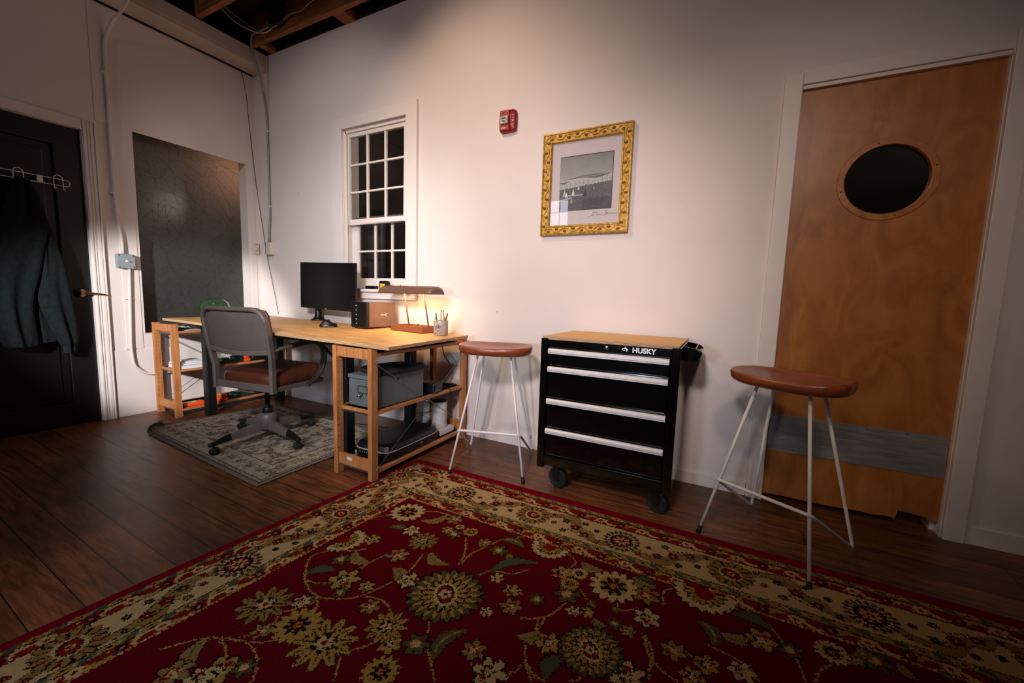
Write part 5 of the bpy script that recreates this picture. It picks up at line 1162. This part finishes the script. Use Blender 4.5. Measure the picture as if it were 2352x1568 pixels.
for a, b_, c_, d in (((0, 0), (pw, 0), .009, 0), ((pw, 0), (pw, ph), .012, 0), ((0, 0), (0, ph*.9), .003, 0)): pv.line([a, b_], c_, (.03, .015, .012))
pr_ = pv.mesh('print', M['print'], lambda u, v: (-.172+.008+u, -.0084+0*u, .168-v), pc)
# fold of the glass
B('glass', (-hw+.060, hw-.060, -.0125, -.011, -hh+.060, hh-.060), M['clear'], pc)
# signature
sg = MB()
def pen(pts_): sg.tube([(a, -.0086, b_) for a, b_ in [(p[0], p[1]) for p in [tuple(q)[:2] for q in catmull([(a, b_, 0) for a, b_ in pts_], 6)]]], .0007, 5)
S0 = (.035, -.213)
pen([(S0[0]-.006, S0[1]), (S0[0]+.02, S0[1]+.010), (S0[0]+.037, S0[1]+.028), (S0[0]+.030, S0[1]+.034), (S0[0]+.024, S0[1]+.027), (S0[0]+.034, S0[1]+.018), (S0[0]+.030, S0[1]+.008), (S0[0]+.016, S0[1]+.008)])
pen([(S0[0]+.048, S0[1]+.030), (S0[0]+.046, S0[1]+.014), (S0[0]+.054, S0[1]+.010), (S0[0]+.060, S0[1]+.016), (S0[0]+.064, S0[1]+.010), (S0[0]+.070, S0[1]+.016), (S0[0]+.075, S0[1]+.011), (S0[0]+.083, S0[1]+.012)])
pen([(S0[0]+.038, S0[1]+.024), (S0[0]+.060, S0[1]+.026)])
pen([(S0[0]+.088, S0[1]+.006), (S0[0]+.104, S0[1]+.012), (S0[0]+.112, S0[1]+.030), (S0[0]+.104, S0[1]+.034), (S0[0]+.102, S0[1]+.026), (S0[0]+.112, S0[1]+.018), (S0[0]+.107, S0[1]+.009), (S0[0]+.098, S0[1]+.010)])
pen([(S0[0]+.121, S0[1]+.034), (S0[0]+.118, S0[1]+.012), (S0[0]+.124, S0[1]+.020), (S0[0]+.129, S0[1]+.012), (S0[0]+.135, S0[1]+.019), (S0[0]+.139, S0[1]+.012), (S0[0]+.146, S0[1]+.018), (S0[0]+.150, S0[1]+.013), (S0[0]+.185, S0[1]+.017)])
sg.build('signature', M['ink'], pc, fixn=False)

al = thing('fire_alarm', 'red wall fire alarm with clear strobe left of the gold frame', 'fire alarm', (2.838, -.001, 2.224))
rows = []
for k, y in ((1, 0), (1, -.012), (.97, -.022), (.9, -.030), (.02, -.031)):
    rows.append([(.064*k*math.copysign(abs(math.cos(a))**.35, math.cos(a)), y, .072*k*math.copysign(abs(math.sin(a))**.35, math.sin(a))) for a in [2*PI*i/40 for i in range(40)]])
a1 = MB().grid(rows, closed=True); a1.add(rows[0], [tuple(range(40))]); a1.build('body', M['red'], al)
MB().box(-.052, .022, -.040, -.028, -.064, .066).build('face_plate', M['red'], al, bevel=.006, seg=3)
gr_ = MB()
for i in range(7):
    for j in range(6): gr_.box(-.034+i*.0065, -.031+i*.0065, -.0408, -.0400, .028+j*.005, .030+j*.005)
gr_.build('speaker_grille', M['ink'], al)
st_ = MB().box(-.040, .016, -.054, -.040, -.026, .026).build('strobe', M['lens'], al, bevel=.006, seg=3)
MB().box(-.030, .004, -.0555, -.0538, .004, .012).box(-.026, -.004, -.0555, -.0538, -.014, -.006).build('flash_tube', M['ink'], st_)
MB().box(-.036, -.004, -.0418, -.0400, -.054, -.044).build('label', M['paper2'], al)
text_mesh('lettering', 'FIRE', .024, M['paper'], al, (.036, -.0318, 0), (PI/2, PI/2, 0), align='CENTER', spacing=1.6)

# ------------------------------------------------------------------ coat rack and jacket on the black door
rk = thing('coat_rack', 'white wire coat rack with double hooks on the black door', 'coat rack', (.0, -1.6, 1.755))
x = .012
MB().tube(fillet([(x, -.62, .022), (x, .225, .022), (x, .262, .020), (x, .262, -.020), (x, .225, -.022), (x, -.62, -.022)], .02, 6), .0028, 8).build('rail_wire', M['white_metal'], rk)
MB().box(x-.003, x+.006, .105, .132, -.023, .023).build('mounting_plate', M['white_metal'], rk, bevel=.001)
for yc in (.022, .205, -.22, -.45):
    w_ = .022
    MB().tube(catmull([(x+.040, yc-w_, -.040), (x+.022, yc-w_, -.052), (x+.006, yc-w_, -.035), (x+.006, yc-w_, .020), (x+.006, yc-w_*.7, .040), (x+.006, yc, .048), (x+.006, yc+w_*.7, .040), (x+.006, yc+w_, .020), (x+.006, yc+w_, -.035), (x+.022, yc+w_, -.052), (x+.040, yc+w_, -.040)], 5), .0026, 8).build('hook', M['white_metal'], rk)
jk = thing('hooded_jacket', 'dark green hooded sweatshirt hanging from a coat rack hook on the black door', 'jacket', (.04, -1.58, 1.72))
def cloth(nm, secs, ph, nf, amp, n=44):
    rows = []
    S = [catmull([(a, b_, 0) for a, b_ in zip([s_[0] for s_ in secs], [s_[q] for s_ in secs])], 5) for q in (1, 2, 3)]
    for i in range(len(S[0])):
        z = S[0][i][0]; yl, yr, dp = S[0][i][1], S[1][i][1], S[2][i][1]; c_, h_ = (yl+yr)/2, (yr-yl)/2; r_ = []
        for k in range(n):
            a = 2*PI*k/n; f_ = amp*math.sin(nf*a+ph+z*2.2)*(1 if math.cos(a) > -.2 else .2)+amp*.6*math.sin((nf+3)*a-z*5)
            r_.append((.030+dp*.5+(dp*.5+f_)*math.cos(a), c_+h_*math.sin(a)+f_*.5, z))
        rows.append(r_)
    m_ = MB().grid(rows, closed=True); m_.add(rows[0], [tuple(range(n))]); m_.add(rows[-1], [tuple(range(n))[::-1]])
    return m_.build(nm, M['cloth'], None, loc=(.04, -1.58, 1.72))
def fix(o): o.parent = jk; o.location = (0, 0, 0)
fix(cloth('body', [(1.735, -1.60, -1.535, .03), (1.62, -1.64, -1.50, .07), (1.45, -1.70, -1.475, .09), (1.28, -1.78, -1.50, .10), (1.1, -1.82, -1.53, .10), (.95, -1.80, -1.565, .09), (.8, -1.78, -1.575, .09), (.66, -1.74, -1.575, .09), (.62, -1.72, -1.58, .085)], .5, 5, .009))
fix(cloth('sleeve', [(1.60, -1.525, -1.49, .03), (1.45, -1.525, -1.47, .05), (1.30, -1.53, -1.44, .07), (1.15, -1.545, -1.415, .08), (1.0, -1.555, -1.40, .085), (.88, -1.545, -1.385, .085), (.75, -1.51, -1.375, .08), (.64, -1.475, -1.375, .07), (.60, -1.46, -1.385, .055), (.555, -1.455, -1.39, .055)], 1.5, 4, .008))
fix(cloth('hem_panel', [(1.05, -1.60, -1.55, .03), (.9, -1.60, -1.52, .03), (.75, -1.60, -1.48, .03), (.66, -1.60, -1.46, .03), (.64, -1.60, -1.465, .03)], 0, 3, .004))

# ------------------------------------------------------------------ conduits, boxes
cn = fillet([(.250, -.98, 3.30), (.250, -1.025, 3.11), (.235, -1.052, 3.02), (.13, -1.08, 2.96), (.022, -1.085, 2.88), (.016, -1.100, 2.80), (.016, -1.100, 1.72), (.022, -1.092, 1.55), (.030, -1.080, 1.40), (.030, -1.078, 1.295)], .05, 4)
c1 = thing('conduit', 'white-painted conduit on the left wall between the black door and frosted window', 'conduit', (0, -1.1, 2))
def ab(mb, nm, mt, par, bevel=0, L=(0, 0, 0)):
    o = mb.build(nm, mt, None, bevel, loc=L); o.parent = par; o.location = (0, 0, 0); return o
ab(MB().tube(cn, .0105, 12), 'pipe', M['pipe'], c1, L=(0, -1.1, 2))
ab(MB().tube(fillet([(.024, -1.045, 1.19), (.024, -1.055, .9), (.024, -1.068, .55), (.024, -1.055, .40), (.024, -.985, .335), (.024, -.93, .322), (.024, -.70, .316)], .07, 6), .0105, 12), 'pipe', M['pipe'], c1, L=(0, -1.1, 2))
for z, y in ((2.62, -1.100), (1.75, -1.100), (.95, -1.054), (.55, -1.068)): ab(MB().box(0, .018, y-.026, y+.026, z-.009, z+.009).box(.018, .0275, y-.012, y+.012, z-.009, z+.009), 'strap', M['pipe'], c1, bevel=.002, L=(0, -1.1, 2))
jb = thing('switch_box', 'grey square electrical box with toggle on the conduit beside the black door', 'switch box', (.001, -1.068, 1.239))
MB().box(0, .045, -.052, .052, -.053, .053).build('box', M['greyplastic'], jb, bevel=.003)
MB().box(.045, .049, -.054, .054, -.055, .055).build('cover', M['greyplastic'], jb, bevel=.004)
for a in (-.043, .043):
    for b_ in (-.044, .044): MB().lathe((0, a, b_), [(.006, .048), (.006, .0505), (.0001, .0508)], 12, 'x').build('screw', M['steel'], jb)
MB().lathe((0, .004, 0), [(.010, .048), (.009, .052), (.0001, .053)], 16, 'x').tube([(.052, .004, 0), (.068, .012, .0)], .0035, 8).build('toggle', M['cream'], jb)
c2 = thing('conduit', 'white-painted conduit dropping down the room corner to the outlet strip', 'conduit', (.2, -.02, 2))
ab(MB().tube(fillet([(.60, -.185, 3.315), (.46, -.19, 3.30), (.32, -.19, 3.30), (.262, -.17, 3.28), (.256, -.16, 3.20), (.250, -.10, 3.02), (.225, -.03, 2.75), (.212, -.014, 2.62), (.212, -.014, 1.80), (.206, -.016, 1.70), (.198, -.024, 1.60), (.198, -.026, 1.51)], .05, 5), .0095, 12), 'pipe', M['pipe_dull'], c2, L=(.2, -.02, 2))
ab(MB().tube(fillet([(.245, -.02, 3.22), (.232, -.012, 3.12), (.228, -.010, 3.0), (.210, -.010, 2.75), (.205, -.010, 2.6)], .05, 4), .004, 8), 'wire', M['pipe'], c2, L=(.2, -.02, 2))
for z in (2.56, 1.86): ab(MB().box(.19, .236, -.006, 0, z-.008, z+.008).box(.201, .224, -.026, -.006, z-.008, z+.008), 'strap', M['pipe'], c2, bevel=.001, L=(.2, -.02, 2))
ob = thing('outlet_box', 'white surface outlet box at the end of the corner conduit', 'outlet box', (.218, -.001, 1.455))
MB().box(-.035, .035, -.05, 0, -.058, .058).build('box', M['cream'], ob, bevel=.003)
MB().box(-.048, -.0355, -.047, -.004, -.055, .055).build('side_plate', M['steel'], ob, bevel=.001)
for k in range(5): MB().lathe((-.034, 0, -.035+k*.017), [(.0001, -.0512), (.002, -.051), (.002, -.049)], 8, 'y').build('screw', M['steel'], ob)
th = thing('thermostat', 'small white thermostat dial in the corner above the desk', 'thermostat', (.001, -.045, 1.46))
MB().box(0, .02, -.03, .03, -.055, .055).build('plate', M['cream'], th, bevel=.003); MB().lathe((0, 0, -.008), [(.02, .02), (.018, .027), (.0001, .028)], 20, 'x').build('dial', M['cream'], th); MB().box(.02, .021, -.016, .012, .036, .040).build('slot', M['ink'], th)
bx = thing('junction_box', 'dark metal junction box screwed to the ceiling joist', 'junction box', (.66, -.1655, 3.385))
MB().box(-.085, .085, -.045, 0, -.10, .095).build('box', M['blackmetal'] if False else plain('dull_dark_steel', '#2c2a29', .5, .4), bx, bevel=.003)
MB().box(-.045, .045, -.055, -.04, -.125, -.10).build('connector', M['steel'], bx, bevel=.003)
MB().lathe((0, 0, .05), [(.0001, -.047), (.006, -.047), (.006, -.045)], 10, 'y').build('screw', M['steel'], bx)
o = MB().tube(catmull([(.745, -.19, 3.30), (.85, -.19, 3.325), (.98, -.185, 3.32), (1.12, -.18, 3.36), (1.35, -.176, 3.36), (1.7, -.176, 3.38)], 6), .006, 8).build('cable', M['pipe_dull']); tag(o, 'grey metal-clad cable running from the junction box along the joist', 'cable')
o = MB().tube(catmull([(.575, -.19, 3.34), (.48, -.19, 3.31), (.40, -.2, 3.31), (.33, -.26, 3.36), (.30, -.38, 3.40), (.28, -.52, 3.47)], 6), .005, 8).build('cable', M['pipe_dull']); tag(o, 'grey metal-clad cable looping from the junction box above the beam', 'cable')
o = MB().tube(catmull([(.62, -.20, 3.27), (.54, -.21, 3.25), (.44, -.25, 3.26), (.36, -.36, 3.30), (.32, -.46, 3.38), (.31, -.54, 3.47)], 6), .0035, 8).build('cable', M['pipe']); tag(o, 'thin white cable drooping from the junction box toward the second joist', 'cable')
ol = thing('wall_outlet', 'white wall outlet partly hidden behind the tool chest corner', 'outlet', (3.305, -.001, .745))
MB().box(-.035, .035, -.006, 0, -.057, .057).build('plate', M['cream'], ol, bevel=.002); MB().box(-.018, .018, -.009, -.006, -.04, .04).build('socket', M['paper'], ol, bevel=.002)
# wall pocks
for k, (x, z) in enumerate(((.624, 1.952), (2.782, .946))):
    o = MB().lathe((x, 0, z), [(.0001, -.0012), (.004, -.001), (.005, .0)], 10, 'y').build('wall_anchor', M['ink'] if k == 0 else M['paper2']); tag(o, ['tiny dark nail head high on the wall near the corner', 'tiny pale screw hole low on the wall right of the desk lamp'][k], 'nail')

# ------------------------------------------------------------------ lights
def area(name, loc, target, sx, sy, power, col, spread=180):
    l = bpy.data.lights.new(name, 'AREA'); l.shape = 'RECTANGLE'; l.size = sx; l.size_y = sy; l.energy = power; l.color = col; l.spread = math.radians(spread)
    o = bpy.data.objects.new(name, l); COL.objects.link(o); o.location = loc; d = Vector(target)-Vector(loc); o.rotation_euler = d.to_track_quat('-Z', 'Y').to_euler(); return o
def spot(name, loc, target, power, col, ang, blend, rad):
    l = bpy.data.lights.new(name, 'SPOT'); l.energy = power; l.color = col; l.spot_size = math.radians(ang); l.spot_blend = blend; l.shadow_soft_size = rad
    o = bpy.data.objects.new(name, l); COL.objects.link(o); o.location = loc; d = Vector(target)-Vector(loc); o.rotation_euler = d.to_track_quat('-Z', 'Y').to_euler(); return o
spot('ceiling_spot', (2.42, -1.35, 3.2), (2.65, 0, 1.65), 77, (1, .76, .55), 104, 1.0, .06)
spot('corner_fill', (1.9, -1.8, 3.2), (1.0, 0, 1.7), 66, (1, .93, .92), 84, 1.0, .06)  # added fill for the upper wall near the corner, no known fixture
spot('room_lamp', (3.9, -3.4, 2.3), (2.95, 0, 1.0), 258, (1, .83, .86), 56, 1.0, .16)
spot('room_fill_wide', (3.9, -3.4, 2.3), (2.95, 0, 1.5), 46, (1, .9, .86), 96, 1.0, .16)  # wide fill added over the narrow cone from the same spot
spot('desk_side_fill', (3.3, -3.2, 2.2), (1.2, 0, .9), 360, (.92, .95, 1), 50, 1.0, .16)  # unseen fill added to brighten the desk end of the wall
spot('left_wall_wash', (2.6, -3.9, 1.75), (0, -.66, .66), 930, (.97, .97, 1), 23.5, .5, .10)
spot('low_fill', (3.3, -4.3, 1.15), (2.5, 0, .45), 210, (.62, .8, 1), 62, 1.0, .2)  # cool fill added from low down to lift the lower wall
spot('high_fill', (1.4, -2.6, 3.0), (2.9, 0, .5), 88, (1, .95, .66), 60, 1.0, .12)  # added fill from high on the left, evens out the wall
spot('door_fill', (4.6, -3.0, 2.8), (4.5, 0, 1.2), 72, (1, .8, .66), 50, 1.0, .12)  # extra fill put in for the birch door side
area('lamp_light', (2.19, -.215, deskz(2.2)+.286), (2.19, -.215, 0), .36, .03, 3.3, (1, .62, .28))
spot('back_room_glow', (-.46, -.12, 2.18), (-.1, -.22, 2.15), 8, (1, .62, .42), 150, 1, .08)  # light added behind the frosted pane to make its warm glow
spot('far_room_fill', (2.9, .7, 2.3), (.6, .9, 1.7), 85, (1, .86, .74), 140, 1, .1)  # light added beyond the sash window so its panes are not black
spot('hall_fill', (5.4, .6, 2.6), (4.9, 1.2, 1.6), 8, (.9, .85, .9), 140, 1, .1)  # weak light added to lift the dark behind the round door window
w = bpy.data.worlds.new('world'); scene.world = w; w.use_nodes = True
bg = w.node_tree.nodes['Background']; bg.inputs[0].default_value = (.9, .8, .85, 1); bg.inputs[1].default_value = .01

# ------------------------------------------------------------------ camera
cam = bpy.data.cameras.new('camera'); co = bpy.data.objects.new('camera', cam); COL.objects.link(co); scene.camera = co
cam.sensor_width = 36; cam.lens = 931.26*36/2352; cam.clip_start = .02; cam.clip_end = 100
yaw, tilt, roll = .477061539, 1.46319547, .0313856429
co.matrix_world = Matrix.Translation((4.21754916, -2.52633209, 1.05)) @ (Matrix.Rotation(yaw, 4, 'Z') @ Matrix.Rotation(tilt, 4, 'X') @ Matrix.Rotation(roll, 4, 'Z'))
scene.view_settings.view_transform = 'Standard'; scene.view_settings.look = 'None'; scene.view_settings.gamma = 1; scene.view_settings.exposure = 0; scene.view_settings.use_curve_mapping = False
